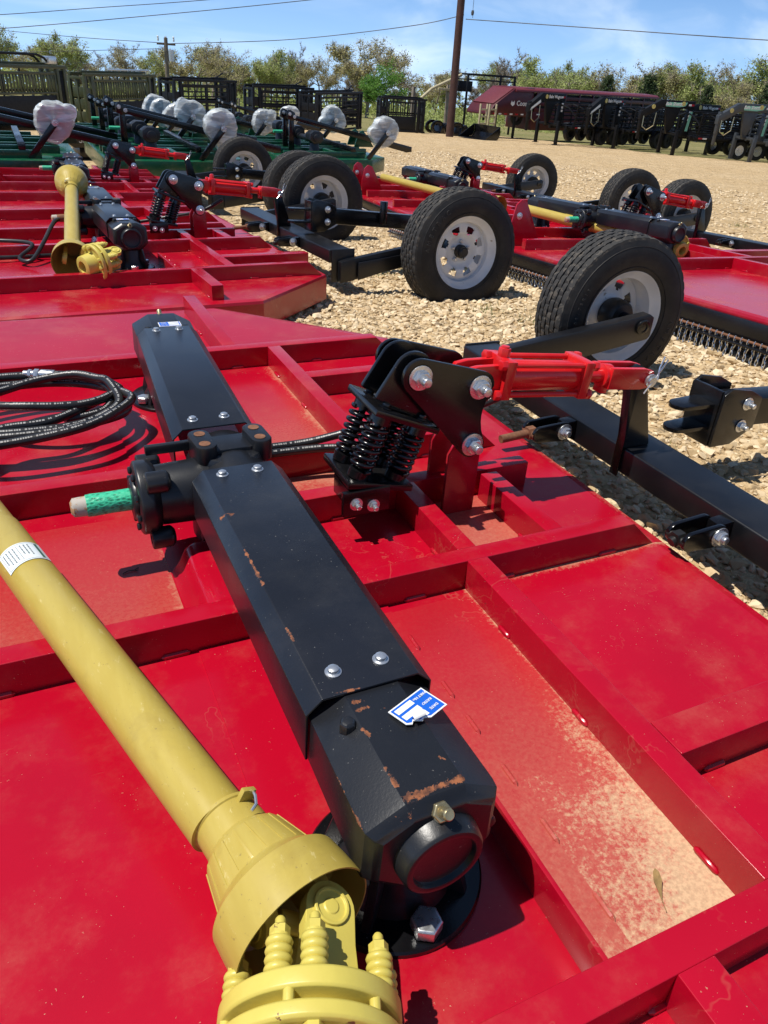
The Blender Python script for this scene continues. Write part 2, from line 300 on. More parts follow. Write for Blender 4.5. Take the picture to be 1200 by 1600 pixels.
def ground_mat():
    t = NT('crushed_limestone_gravel')
    v = t.n.new('ShaderNodeTexVoronoi'); v.inputs['Scale'].default_value = 15; t.l.new(t.co.outputs['Object'], v.inputs['Vector'])
    v2 = t.n.new('ShaderNodeTexVoronoi'); v2.inputs['Scale'].default_value = 4.5; t.l.new(t.co.outputs['Object'], v2.inputs['Vector'])
    big = t.rng(t.noise(0.35, 6, 0.6), 0.35, 0.65)
    c = t.mix(v.outputs['Color'], (0.27, 0.195, 0.115), (0.47, 0.375, 0.255))
    g = t.n.new('ShaderNodeRGBToBW'); t.l.new(v.outputs['Color'], g.inputs[0])
    c = t.mix(g.outputs[0], (0.45, 0.31, 0.155), (0.74, 0.57, 0.35))
    c = t.mix(t.math('MULTIPLY', big, 0.35), c, (0.52, 0.35, 0.165))
    c = t.mix(t.math('MULTIPLY', t.rng(t.noise(24, 5, 0.7), 0.52, 0.72), 0.35), c, (0.20, 0.145, 0.085))
    mot = t.math('ADD', t.math('MULTIPLY', t.noise(2.6, 6, 0.75), 0.6), t.math('MULTIPLY', t.noise(7.5, 4, 0.7, t.mapv(loc=(4, 4, 0))), 0.6))
    c = t.mix(t.math('MULTIPLY', t.rng(mot, 0.56, 0.74), 0.55), c, (0.27, 0.185, 0.10))
    c = t.mix(t.math('MULTIPLY', t.rng(mot, 0.56, 0.44), 0.35), c, (0.82, 0.66, 0.44))
    weed = t.math('MULTIPLY', t.rng(t.noise(0.55, 6, 0.7, t.mapv((1, 1.6, 1))), 0.60, 0.72), t.rng(t.noise(14, 5, 0.75), 0.45, 0.6))
    c = t.mix(t.math('MULTIPLY', weed, 0.55), c, (0.15, 0.155, 0.055))
    t.set(color=c, rough=0.95, spec=0.2)
    h = t.math('ADD', t.math('MULTIPLY', v.outputs['Distance'], -1.0), t.math('MULTIPLY', t.noise(9, 5, 0.7), 1.2))
    t.bump(h, 1.0, 0.06); return t.m
M['gravel'] = ground_mat()
def stone_mat():
    t = NT('limestone_chips')
    oi = t.n.new('ShaderNodeNewGeometry')
    r = oi.outputs['Random Per Island']
    c = t.mix(r, (0.44, 0.32, 0.175), (0.74, 0.61, 0.42))
    c = t.mix(t.math('MULTIPLY', t.rng(t.noise(30, 5, 0.7), 0.45, 0.7), 0.4), c, (0.27, 0.18, 0.09))
    t.set(color=c, rough=0.92, spec=0.2); t.bump(t.noise(90, 4), 0.3); return t.m
M['stone'] = stone_mat()
def field_mat():
    t = NT('spring_pasture_grass')
    f = t.rng(t.noise(0.16, 7, 0.65), 0.35, 0.65); f2 = t.rng(t.noise(3.0, 6, 0.75), 0.35, 0.65)
    c = t.mix(f, (0.20, 0.195, 0.075), (0.29, 0.25, 0.115)); c = t.mix(t.math('MULTIPLY', f2, 0.5), c, (0.12, 0.12, 0.045))
    t.set(color=c, rough=0.95, spec=0.15); t.bump(t.noise(5, 6, 0.8), 1.0, 0.12); return t.m
M['field'] = field_mat()

# ------------------------------------------------------------------ mesh builder
I4 = Matrix.Identity(4)
def frame(o, x=(1, 0, 0), y=(0, 1, 0)):
    x = Vector(x).normalized(); y = Vector(y); z = x.cross(y).normalized(); y = z.cross(x)
    m = Matrix((x, y, z)).transposed().to_4x4(); m.translation = Vector(o); return m
def axis_frame(o, z):
    z = Vector(z).normalized(); h = Vector((0, 0, 1)) if abs(z.z) < 0.9 else Vector((1, 0, 0))
    x = h.cross(z).normalized(); return frame(o, x, z.cross(x))
class MB:
    def __init__(s): s.v = []; s.f = []; s.mi = []; s.cur = 0
    def add(s, vs, fs, m=I4):
        b = len(s.v); s.v += [tuple(m @ Vector(p)) for p in vs]
        s.f += [tuple(b + i for i in f) for f in fs]; s.mi += [s.cur] * len(fs); return s
    def box(s, c, d, m=I4):
        x, y, z = (k / 2 for k in d); cx, cy, cz = c
        vs = [(cx + a * x, cy + b * y, cz + e * z) for e in (-1, 1) for b in (-1, 1) for a in (-1, 1)]
        return s.add(vs, [(0, 2, 3, 1), (4, 5, 7, 6), (0, 1, 5, 4), (2, 6, 7, 3), (0, 4, 6, 2), (1, 3, 7, 5)], m)
    def bb(s, x0, x1, y0, y1, z0, z1, m=I4): return s.box(((x0 + x1) / 2, (y0 + y1) / 2, (z0 + z1) / 2), (x1 - x0, y1 - y0, z1 - z0), m)
    def prism(s, pts, z0, z1, m=I4):
        n = len(pts); a = sum(pts[i][0] * pts[(i + 1) % n][1] - pts[(i + 1) % n][0] * pts[i][1] for i in range(n))
        if a < 0: pts = pts[::-1]
        vs = [(x, y, z0) for x, y in pts] + [(x, y, z1) for x, y in pts]
        fs = [tuple(range(n))[::-1], tuple(range(n, 2 * n))] + [(i, (i + 1) % n, n + (i + 1) % n, n + i) for i in range(n)]
        return s.add(vs, fs, m)
    def lathe(s, prof, m=I4, n=24, closed=False, a0=0.0, a1=2 * PI):
        full = abs(a1 - a0 - 2 * PI) < 1e-6; k = n if full else n + 1
        vs = [(r * math.cos(a0 + (a1 - a0) * j / n), r * math.sin(a0 + (a1 - a0) * j / n), z) for r, z in prof for j in range(k)]
        L = len(prof); fs = []
        for i in range(L if closed else L - 1):
            i2 = (i + 1) % L
            for j in range(n):
                j2 = (j + 1) % k
                fs.append((i * k + j, i * k + j2, i2 * k + j2, i2 * k + j))
        if not closed and full:
            if prof[0][0] > 1e-6: fs.append(tuple(range(k))[::-1])
            if prof[-1][0] > 1e-6: fs.append(tuple(range((L - 1) * k, L * k)))
        return s.add(vs, fs, m)
    def cyl(s, p0, p1, r0, r1=None, n=16):
        p0, p1 = Vector(p0), Vector(p1); r1 = r0 if r1 is None else r1
        return s.lathe([(r0, 0), (r1, (p1 - p0).length)], axis_frame(p0, p1 - p0), n)
    def tube(s, pts, r, n=10, closed=False, m=I4):
        pts = [Vector(p) for p in pts]; N = len(pts); vs = []; fs = []
        rr = r if isinstance(r, (list, tuple)) else [r] * N
        t0 = (pts[1] - pts[0]).normalized(); h = Vector((0, 0, 1)) if abs(t0.z) < 0.9 else Vector((1, 0, 0)); u = (h - t0 * h.dot(t0)).normalized()
        for i in range(N):
            a = pts[(i - 1) % N] if (closed or i > 0) else pts[i]; b = pts[(i + 1) % N] if (closed or i < N - 1) else pts[i]
            t = (b - a).normalized(); u = (u - t * u.dot(t)).normalized(); w = t.cross(u)
            vs += [tuple(pts[i] + (u * math.cos(2 * PI * j / n) + w * math.sin(2 * PI * j / n)) * rr[i]) for j in range(n)]
        for i in range(N if closed else N - 1):
            i2 = (i + 1) % N
            fs += [(i * n + j, i * n + (j + 1) % n, i2 * n + (j + 1) % n, i2 * n + j) for j in range(n)]
        if not closed: fs += [tuple(range(n))[::-1], tuple(range((N - 1) * n, N * n))]
        return s.add(vs, fs, m)
    def hexbolt(s, p, ax, r, h, washer=True, stud=0.0):
        m = axis_frame(p, ax)
        if washer: s.lathe([(r * 1.45, 0), (r * 1.45, h * 0.18), (0, h * 0.18)], m, 20)
        s.lathe([(r, h * 0.18), (r, h * 0.9), (r * 0.86, h), (0, h)], m, 6)
        if stud: s.lathe([(r * 0.56, h), (r * 0.56, h + stud * 0.88), (r * 0.46, h + stud), (0, h + stud)], m, 14)
        return s
    def sheet(s, poly, t, m, closed=False):
        """bent sheet: polyline poly in local xy, thickness t, extruded along z from m (list of (z, offset poly)) """
        raise NotImplementedError
    def build(s, name, mats, parent=None, bevel=0.0, smooth=35.0, seg=2):
        me = bpy.data.meshes.new(name); me.from_pydata(s.v, [], s.f)
        if not isinstance(mats, (list, tuple)): mats = [mats]
        for q in mats: me.materials.append(q)
        me.polygons.foreach_set('material_index', s.mi)
        if bevel:
            bm = bmesh.new(); bm.from_mesh(me)
            ed = [e for e in bm.edges if len(e.link_faces) == 2 and e.calc_face_angle(0) > R(35)]
            bmesh.ops.bevel(bm, geom=ed, offset=bevel, segments=seg, profile=0.6, affect='EDGES', clamp_overlap=True)
            bm.to_mesh(me); bm.free()
        me.polygons.foreach_set('use_smooth', [True] * len(me.polygons))
        me.set_sharp_from_angle(angle=R(smooth)); me.update()
        o = bpy.data.objects.new(name, me); C.objects.link(o)
        if parent is not None: o.parent = parent
        return o
def offset_poly(pl, t):
    """open polyline -> closed outline of thickness t (inner side to the right)"""
    out = []
    for i, p in enumerate(pl):
        a = pl[max(i - 1, 0)]; b = pl[min(i + 1, len(pl) - 1)]
        d = Vector((b[0] - a[0], b[1] - a[1])).normalized(); nrm = Vector((d.y, -d.x))
        out.append((p[0] + nrm.x * t, p[1] + nrm.y * t))
    return list(pl) + out[::-1]
def empty(name, label=None, cat=None, loc=(0, 0, 0), rz=0.0, group=None, parent=None):
    o = bpy.data.objects.new(name, None); C.objects.link(o); o.location = loc; o.rotation_euler = (0, 0, rz); o.empty_display_size = 0.1
    return tag(o, label, cat, group)
def tag(o, label=None, cat=None, group=None, kind=None):
    if label: o['label'] = label
    if cat: o['category'] = cat
    if group: o['group'] = group
    if kind: o['kind'] = kind
    return o
KIDS = {}
def children(o): return [c for c in bpy.data.objects if c.parent == o]
def copy_tree(o, parent=None):
    c = o.copy(); C.objects.link(c); c.parent = parent
    for ch in children(o): copy_tree(ch, c)
    return c
def text_part(name, body, size, m, mat, parent, depth=0.0008, align='CENTER', shear=0.0, bold=0.0):
    cu = bpy.data.curves.new(name, 'FONT'); cu.body = body; cu.size = size; cu.align_x = align; cu.align_y = 'CENTER'; cu.extrude = depth; cu.resolution_u = 2; cu.shear = shear; cu.offset = bold
    o = bpy.data.objects.new(name, cu); C.objects.link(o)
    bpy.context.view_layer.update()
    me = bpy.data.meshes.new_from_object(o.evaluated_get(bpy.context.evaluated_depsgraph_get()))
    bpy.data.objects.remove(o); me.transform(m); me.materials.clear(); me.materials.append(mat); me.name = name
    q = bpy.data.objects.new(name, me); C.objects.link(q)
    if parent is not None: q.parent = parent
    return q
def text_mesh(body, size, depth=0.002, bold=0.0):
    cu = bpy.data.curves.new('t', 'FONT'); cu.body = body; cu.size = size; cu.align_x = 'CENTER'; cu.align_y = 'CENTER'; cu.extrude = depth; cu.resolution_u = 2; cu.offset = bold
    o = bpy.data.objects.new('t', cu); C.objects.link(o); bpy.context.view_layer.update()
    me = bpy.data.meshes.new_from_object(o.evaluated_get(bpy.context.evaluated_depsgraph_get())); bpy.data.objects.remove(o)
    vs = [tuple(v.co) for v in me.vertices]; fs = [tuple(p.vertices) for p in me.polygons]; bpy.data.meshes.remove(me)
    return vs, fs

# ------------------------------------------------------------------ ground
def gz(x, y): return 0.21 - 0.0177 * x - 0.0426 * y
def np_mesh(name, V, F, mat, parent=None, smooth=False):
    me = bpy.data.meshes.new(name); nv = len(V); nf, k = F.shape
    me.vertices.add(nv); me.vertices.foreach_set('co', np.ascontiguousarray(V, dtype=np.float32).ravel())
    me.loops.add(nf * k); me.loops.foreach_set('vertex_index', np.ascontiguousarray(F, dtype=np.int32).ravel())
    me.polygons.add(nf); me.polygons.foreach_set('loop_start', np.arange(0, nf * k, k, dtype=np.int32))
    me.polygons.foreach_set('use_smooth', np.full(nf, smooth, dtype=bool))
    me.materials.append(mat); me.update(calc_edges=True); me.validate()
    o = bpy.data.objects.new(name, me); C.objects.link(o)
    if parent is not None: o.parent = parent
    return o
def grid_ground():
    ax = np.concatenate([np.linspace(-400, -30, 14), np.linspace(-24, 60, 170), np.linspace(70, 700, 22)])
    ay = np.concatenate([np.linspace(-300, -20, 10), np.linspace(-14, 70, 170), np.linspace(80, 800, 26)])
    X, Y = np.meshgrid(ax, ay); rg = np.random.default_rng(3)
    Z = 0.21 - 0.0177 * X - 0.0426 * Y + 0.02 * np.sin(X * 1.3 + 0.7 * Y) * np.cos(Y * 0.9 - 0.4 * X) - 0.03
    V = np.stack([X, Y, Z], -1).reshape(-1, 3); nx, ny = len(ax), len(ay)
    i = (np.arange(ny - 1)[:, None] * nx + np.arange(nx - 1)[None, :]).ravel()
    F = np.stack([i, i + 1, i + nx + 1, i + nx], -1)
    o = np_mesh('ground', V, F, M['field'], None, True); tag(o, kind='structure')
grid_ground()
def gravel_lot():
    # gravel pad with an uneven far edge, 2 cm above the pasture
    far = [(-30, 27.0), (-12, 26.4), (0, 28.5), (3, 29.6), (6, 32.5), (10, 35.6), (14, 37.6), (19, 40.0), (24.5, 42.6), (27.5, 43), (28.0, 38.5), (27.5, 33.0), (27.0, 29), (28, 26), (32, 22.5), (37, 19), (45, 12), (60, 0)]
    pts = []
    for (a, b) in zip(far[:-1], far[1:]):
        n = max(2, int(math.hypot(b[0] - a[0], b[1] - a[1]) / 0.7))
        for k in range(n):
            t = k / n; pts.append((a[0] + (b[0] - a[0]) * t + rnd.uniform(-.3, .3), a[1] + (b[1] - a[1]) * t + rnd.uniform(-.5, .5)))
    bm = bmesh.new(); near = [(60, -40), (-30, -40)]
    vs = [bm.verts.new((x, y, 0)) for x, y in pts + near]; bm.faces.new(vs)
    for cut in range(-28, 60, 2):
        bmesh.ops.bisect_plane(bm, geom=bm.verts[:] + bm.edges[:] + bm.faces[:], plane_co=(cut, 0, 0), plane_no=(1, 0, 0))
    for cut in range(-38, 44, 2):
        bmesh.ops.bisect_plane(bm, geom=bm.verts[:] + bm.edges[:] + bm.faces[:], plane_co=(0, cut, 0), plane_no=(0, 1, 0))
    for v in bm.verts: v.co.z = gz(v.co.x, v.co.y) + 0.012
    bm.normal_update()
    for f in bm.faces:
        if f.normal.z < 0: f.normal_flip()
    me = bpy.data.meshes.new('gravel_yard'); bm.to_mesh(me); bm.free(); me.materials.append(M['gravel'])
    o = bpy.data.objects.new('gravel_yard', me); C.objects.link(o); tag(o, kind='structure')
gravel_lot()
def stones():
    bm = bmesh.new(); bmesh.ops.create_icosphere(bm, subdivisions=1, radius=1); bm.verts.ensure_lookup_table()
    P0 = np.array([v.co[:] for v in bm.verts]); F0 = np.array([[v.index for v in f.verts] for f in bm.faces]); bm.free()
    bm = bmesh.new(); bmesh.ops.create_icosphere(bm, subdivisions=2, radius=1)
    P1 = np.array([v.co[:] for v in bm.verts]); F1 = np.array([[v.index for v in f.verts] for f in bm.faces]); bm.free()
    rg = np.random.default_rng(11)
    def scatter(name, n, x0, x1, y0, y1, smin, smax, P, F, keep=None, emb=0.15):
        xs = rg.uniform(x0, x1, n); ys = rg.uniform(y0, y1, n)
        if keep is not None:
            k = keep(xs, ys); xs, ys = xs[k], ys[k]; n = len(xs)
        s = smin * (smax / smin) ** (rg.random(n) ** 1.6)
        sc = s[:, None] * np.stack([rg.uniform(.8, 1.35, n), rg.uniform(.7, 1.1, n), rg.uniform(.42, .8, n)], -1)
        V = P[None] * (1 + rg.uniform(-.24, .24, (n, len(P), 1)))
        # chop with a few planes so that the stones have flat broken faces
        for _ in range(6):
            d = rg.normal(size=(n, 1, 3)); d /= np.linalg.norm(d, axis=-1, keepdims=True)
            dd = (V * d).sum(-1, keepdims=True); lim = rg.uniform(.42, .8, (n, 1, 1)); V = V - d * np.maximum(dd - lim, 0)
        V = V * sc[:, None, :]
        a = rg.uniform(0, 2 * PI, n); b = rg.normal(0, .35, n)
        ca, sa, cb, sb = np.cos(a), np.sin(a), np.cos(b), np.sin(b)
        x, y, z = V[..., 0], V[..., 1], V[..., 2]
        y, z = y * cb[:, None] - z * sb[:, None], y * sb[:, None] + z * cb[:, None]
        x, y = x * ca[:, None] - y * sa[:, None], x * sa[:, None] + y * ca[:, None]
        zz = (0.21 - 0.0177 * xs - 0.0426 * ys + 0.012 + sc[:, 2] * (0.5 - emb))
        V = np.stack([x + xs[:, None], y + ys[:, None], z + zz[:, None]], -1).reshape(-1, 3)
        FF = (F[None] + (np.arange(n) * len(P))[:, None, None]).reshape(-1, 3)
        o = np_mesh(name, V, FF, M['stone']); tag(o, kind='stuff', label='loose crushed tan limestone covering the yard', cat='gravel'); return o
    inview = lambda x, y: (x > 1.25 + 0 * y) | (y > 3.3)
    scatter('loose_gravel', 16000, 1.2, 4.3, 0.3, 6.5, 0.009, 0.030, P1, F1, inview)
    scatter('loose_gravel', 16000, 1.1, 4.6, 0.3, 7.5, 0.006, 0.018, P0, F0, inview)
    scatter('loose_gravel', 14000, 2.0, 14, 5.0, 22, 0.015, 0.045, P0, F0, inview, 0.3)
stones()
def tufts():
    spots = [(1.95, 2.02, 40), (2.62, 3.95, 60), (2.75, 3.62, 50), (2.9, 4.4, 40), (3.0, 3.9, 40), (2.4, 5.1, 60), (2.7, 5.3, 60), (3.1, 5.0, 40), (8.6, 7.4, 60), (5.4, 12, 60), (5.1, 10.6, 70), (9.2, 13, 60), (2.05, 1.85, 25), (7.4, 9.5, 50), (11, 12, 60)]
    V = []; F = []
    for (x, y, n) in spots:
        for k in range(n):
            a = rnd.uniform(0, 2 * PI); r = abs(rnd.gauss(0, .09)); bx, by = x + r * math.cos(a) * 1.6, y + r * math.sin(a); h = rnd.uniform(.02, .07); w = .003
            d = rnd.uniform(0, 2 * PI); lx, ly = math.cos(d) * h * .7, math.sin(d) * h * .7; z = gz(bx, by) + 0.01; i = len(V)
            V += [(bx - w * ly / h, by + w * lx / h, z), (bx + w * ly / h, by - w * lx / h, z), (bx + lx, by + ly, z + h)]; F.append((i, i + 1, i + 2))
    o = np_mesh('weed_tufts', np.array(V), np.array(F), M['grassblade']); tag(o, 'thin tufts of green weeds sprouting through the gravel', 'weeds', kind='stuff')
tufts()

# ------------------------------------------------------------------ rotary cutters
ZT, ZD = 0.360, 0.285          # top of the rails, top of the deck sheet
def rail_x(x0, x1, y0, y1, slope0=False, slope1=False, z1=ZT):
    """channel rail along x; a sloped end falls to the deck over 8 cm"""
    mb = MB(); s0 = 0.075 if slope0 else 0; s1 = 0.085 if slope1 else 0
    prof = [(x0, ZD - .001), (x0 + s0, z1), (x1 - s1, z1), (x1, ZD - .001)]
    m = frame((0, y1, 0), (1, 0, 0), (0, 0, 1))      # local x,y -> world x,z ; local z -> -y
    mb.prism(prof, 0, y1 - y0, m)
    x = x0 + rnd.uniform(.05, .2)
    while x < x1 - .12:                                # stitch welds along the foot
        L = rnd.uniform(.04, .06)
        for yy in (y0, y1): mb.tube([(x, yy, ZD + .002), (x + .006, yy, ZD + .004), (x + L - .006, yy, ZD + .004), (x + L, yy, ZD + .002)], [.003, .007, .007, .003], 6)
        x += rnd.uniform(.2, .32)
    return mb
def rib_y(x0, x1, y0, y1, z1=ZT, slope0=False):
    mb = MB(); s0 = 0.06 if slope0 else 0
    prof = [(y0, ZD - .001), (y0 + s0, z1), (y1, z1), (y1, ZD - .001)]
    m = frame((x0, 0, 0), (0, 1, 0), (0, 0, 1)); mb.prism(prof, 0, x1 - x0, m)
    y = y0 + .06
    while y < y1 - .1:
        L = rnd.uniform(.04, .06)
        for xx in (x0, x1): mb.tube([(xx, y, ZD + .002), (xx, y + .006, ZD + .004), (xx, y + L - .006, ZD + .004), (xx, y + L, ZD + .002)], [.003, .006, .006, .003], 6)
        y += rnd.uniform(.22, .34)
    return mb

def make_wheel(parent, cx, cy, cz, out, name='wheel', k=1.0):
    """road wheel, axle along y; out=+1 when the hub cap looks to +y"""
    m = frame((cx, cy, cz), (1, 0, 0), (0, 0, -out)) if out > 0 else frame((cx, cy, cz), (1, 0, 0), (0, 0, 1))
    # local z now points to the capped side
    m = m @ Matrix.Diagonal((1.095 * k, 1.095 * k, 1.04 * k, 1))
    rim = MB(); rr = .190
    prof = [(rr + .008, -.088), (rr + .004, -.092), (rr - .004, -.084), (rr - .012, -.072), (rr - .030, -.060), (rr - .034, .0), (rr - .030, .056), (rr - .012, .068), (rr - .004, .080), (rr + .004, .092), (rr + .008, .088), (rr - .003, .064), (rr - .022, .050), (rr - .026, 0), (rr - .022, -.054), (rr - .003, -.068)]
    rim.lathe(prof, m, 48, closed=True)
    # disc with eight windows
    n = 64; rings = [(.036, .012), (.060, .013), (.083, .018), (.093, .030), (.104, .036), (.126, .034), (.136, .036), (.159, .028)]
    for side, dz in ((1, 0.0), (-1, -.005)):
        vs = [(r * math.cos(2 * PI * j / n), r * math.sin(2 * PI * j / n), z + dz) for r, z in rings for j in range(n)]; fs = []
        for i in range(len(rings) - 1):
            for j in range(n):
                k = j % 8
                if (i == 4 and k in (2, 3, 4, 5)) or (i == 5 and k in (2, 3, 4, 5)) or (i == 3 and k in (3, 4)): continue
                q = (i * n + j, i * n + (j + 1) % n, (i + 1) * n + (j + 1) % n, (i + 1) * n + j)
                fs.append(q if side > 0 else q[::-1])
        rim.add(vs, fs, m)
    rim.lathe([(.036, .007), (.036, .013)], m, 32)
    w = rim.build(name, M['rim'], parent, 0, 40)
    hub = MB()
    hub.lathe([(.0, .072), (.020, .072), (.026, .066), (.027, .04), (.036, .036), (.036, .012)][::-1], m, 24)
    hub.lathe([(.0, -.09), (.055, -.085), (.066, -.07), (.070, -.02), (.062, .005), (0, .005)][::-1], m, 28)
    hub.build('hub', M['grime'], w, 0, 40)
    nuts = MB()
    for k in range(5):
        a = 2 * PI * k / 5 + .3; nuts.lathe([(.011, .0), (.011, .014), (.007, .02), (0, .02)], m @ Matrix.Translation((.052 * math.cos(a), .052 * math.sin(a), .012)), 6)
    nuts.build('lug_nuts', M['steel'], w, 0, 30)
    # tyre
    t = MB(); n = 240; Rr = .332
    half = [(.189, .080), (.196, .094), (.215, .102), (.245, .107), (.278, .106), (.300, .098), (.314, .090)]
    tread = [(.087, 0), (.078, 1), (.062, 1), (.061, 2), (.056, 2), (.055, 1), (.034, 1), (.033, 2), (.028, 2), (.027, 1), (.004, 1), (.003, 2)]
    prof = [(r, z, 0) for r, z in half] + [(Rr - 1.1 * z * z - (.011 if k == 2 else 0), z, k) for z, k in tread]
    prof = prof + [(r, -z, k) for r, z, k in prof[::-1]]
    vs = []; L = len(prof); jag = [0, .0015, 0, -.0015]
    for i, (r, z, k) in enumerate(prof):
        for j in range(n):
            rad = r; zz = z
            if k == 1 and (j + (i // 4) * 3) % 6 == 0: rad -= .0035
            if k == 1 or k == 2: zz = z + .0010 * math.sin(2 * PI * j / 6) * (1 if abs(z) < .06 else .3)
            if r > .305 and k == 0 and j % 6 < 2: rad -= .0022
            a = 2 * PI * j / n; vs.append((rad * math.cos(a), rad * math.sin(a), zz))
    tread_from = len(half) - 1
    for i in range(L - 1):
        t.cur = 1 if tread_from <= i < L - 1 - tread_from else 0
        b = len(t.v)
        t.add([], [])
    t.cur = 0
    fs0 = []; mi = []
    for i in range(L - 1):
        for j in range(n):
            fs0.append((i * n + j, (i + 1) * n + j, (i + 1) * n + (j + 1) % n, i * n + (j + 1) % n)[::-1]); mi.append(1 if tread_from <= i < L - 1 - tread_from else 0)
    t.add(vs, fs0, m); t.mi[-len(mi):] = mi
    # ridges and raised lettering on both walls
    for sgn in (1, -1):
        for r in (.212, .292): t.lathe([(r - .002, sgn * .1), (r - .001, sgn * (.1035 if r < .25 else .1025)), (r + .001, sgn * (.1035 if r < .25 else .1025)), (r + .002, sgn * .1)], m, 60, closed=True)
        for word, mid, size, sp in (('AMETRAC', .55 if sgn < 0 else 2.6, .036, .145), ('ST205/75R15', 3.3 if sgn < 0 else 5.6, .020, .075)):
            for q, ch in enumerate(word):
                if ch == ' ': continue
                vsx, fsx = TXT(ch, size); a = mid + (-1 if sgn > 0 else 1) * (q - (len(word) - 1) / 2) * sp * (1 if sgn < 0 else 1) * -1
                a = mid - sgn * (q - (len(word) - 1) / 2) * sp
                mm = m @ Matrix.Rotation(a, 4, 'Z') @ Matrix.Translation((.258, 0, sgn * .1075)) @ Matrix.Rotation(-PI / 2, 4, 'Z')
                if sgn < 0: mm = m @ Matrix.Rotation(a, 4, 'Z') @ Matrix.Translation((.258, 0, sgn * .1075)) @ Matrix.Rotation(-PI / 2, 4, 'Z') @ Matrix.Rotation(PI, 4, 'Y')
                t.cur = 2; t.add(vsx, fsx, mm); t.cur = 0
    t.build('tyre', [M['rubber'], M['tread'], M['lettering']], w, 0, 32)
    return w
_txt = {}
def TXT(ch, size):
    if (ch, size) not in _txt: _txt[(ch, size)] = text_mesh(ch, size, .0016)
    return _txt[(ch, size)]

def make_gearbox(parent, cx, cy, yaw, tag_style, mat='cast'):
    """right-angle gearbox on a round flange; its capped end looks to local -y"""
    m = Matrix.Translation((cx, cy, 0)) @ Matrix.Rotation(yaw, 4, 'Z')
    g = MB()
    oct_ = [(.042, .553), (.094, .524), (.096, .440), (.050, .402), (-.050, .402), (-.096, .440), (-.094, .524), (-.042, .553)]
    def ring(y, s, zc=.478, dz=0): return [(p[0] * s, y, zc + (p[1] - zc) * s + dz) for p in oct_]
    st = [(.15, .96), (-.070, 1.0), (-.083, .985), (-.094, .90), (-.100, .80)]
    vs = []; fs = []
    for y, s in st: vs += ring(y, s)
    for i in range(len(st) - 1):
        for j in range(8): fs.append((i * 8 + j, (i + 1) * 8 + j, (i + 1) * 8 + (j + 1) % 8, i * 8 + (j + 1) % 8))
    fs += [tuple(range(8)), tuple(range((len(st) - 1) * 8, len(st) * 8))[::-1]]
    g.add(vs, fs, m)
    zc = .472
    mm = m @ frame((0, -.088, zc), (1, 0, 0), (0, 0, 1))        # local z -> -y
    g.lathe([(.062, -.01), (.060, .004), (.056, .032), (.053, .037), (.044, .037), (.042, .029), (0, .028)], mm, 36)
    # rear rib plate, pedestal, webs
    g.lathe([(.088, .302), (.078, .318), (.066, .345), (.066, .42), (0, .42)], m, 32)
    for a in (45, 135, 225, 315): g.prism([(.05, .30), (.112, .30), (.085, .405), (.05, .415)], -.007, .007, m @ Matrix.Rotation(R(a), 4, 'Z') @ frame((0, 0, 0), (1, 0, 0), (0, 0, 1)))
    for sx in (-1, 1): g.lathe([(.012, 0), (.012, .02), (.008, .024), (0, .024)], m @ Matrix.Translation((sx * .056, .062, .533)), 6)
    g.lathe([(.010, 0), (.010, .018), (0, .018)], m @ frame((.082, -.078, .47), (1, 0, 0), (0, 0, 1)), 12)
    o = g.build('gearbox', M[mat], parent, .0035, 24, 2)
    f = MB(); f.lathe([(.131, .284), (.131, .297), (.128, .300), (.07, .304), (0, .304)], m, 64); f.build('mounting_flange', M['gloss'], o, 0, 40)
    for a in (R(-90), R(30), R(90)):
        b = MB(); b.hexbolt(m @ Vector((.105 * math.cos(a), .105 * math.sin(a), .300)), (0, 0, 1), .0225, .024, False)
        b.build('flange_bolt', M['steel'], o, .001, 30)
    b = MB(); ax = m.to_3x3() @ Vector((0, -.75, .66)); p = m @ Vector((0, -.092, .532))
    b.hexbolt(p, ax, .0135, .016, False, .018); b.build('breather_plug', M['brass'], o, .001, 30)
    # data plate
    if tag_style == 'torn':
        mt = m @ Matrix.Translation((.041, .047, .556)) @ Matrix.Rotation(R(-158), 4, 'Z') @ Matrix.Rotation(R(3), 4, 'X')
    else:
        mt = m @ Matrix.Translation((-.012, .045, .5545)) @ Matrix.Rotation(R(180), 4, 'Z')
    mt = mt @ Matrix.Scale(.92, 4)
    pl = MB(); outline = [(-.037, -.026), (.037, -.026), (.037, .010), (.030, .016), (.024, .012), (.014, .022), (.008, .019), (.000, .026), (-.037, .026)] if tag_style == 'torn' else [(-.037, -.024), (.037, -.024), (.037, .024), (-.037, .024)]
    pl.prism(outline, 0, .0012, mt)
    p_ = pl.build('data_plate', M['white'], o)
    pb = MB(); ol = [(-.0345, -.0235), (.0345, -.0235), (.0345, .009), (.028, .013), (.023, .0095), (.013, .018), (.007, .016), (-.002, .0235), (-.0345, .0235)] if tag_style == 'torn' else [(-.0345, -.0215), (.0345, -.0215), (.0345, .0215), (-.0345, .0215)]
    pb.cur = 0; pb.prism(ol, .0013, .0017, mt)
    pb.cur = 1
    for yy in (-.0145, .0005, .0145):
        x1 = .031 if yy < .01 or tag_style != 'torn' else .004
        pb.bb(-.004, x1, yy - .005, yy + .005, .0018, .0021, mt)
    for w_, yy in (('PART No.', -.0145), ('RATIO', .0005), ('DATE', .0145)):
        vsx, fsx = TXT(w_, .0068); pb.add(vsx, fsx, mt @ Matrix.Translation((-.0195, yy, .0014)))
    if tag_style == 'torn':
        pb.lathe([(.010, 0), (.009, .03)], mt @ frame((.006, .016, .006), (.2, 1, .1), (0, 0, 1)) @ Matrix.Scale(.7, 4), 14, a0=.3, a1=2.6)
    # parented to the gearbox: plate print is joined so that depth stays within three levels
    pb.build('plate_print', [M['blue'], M['white']], o)
    return o

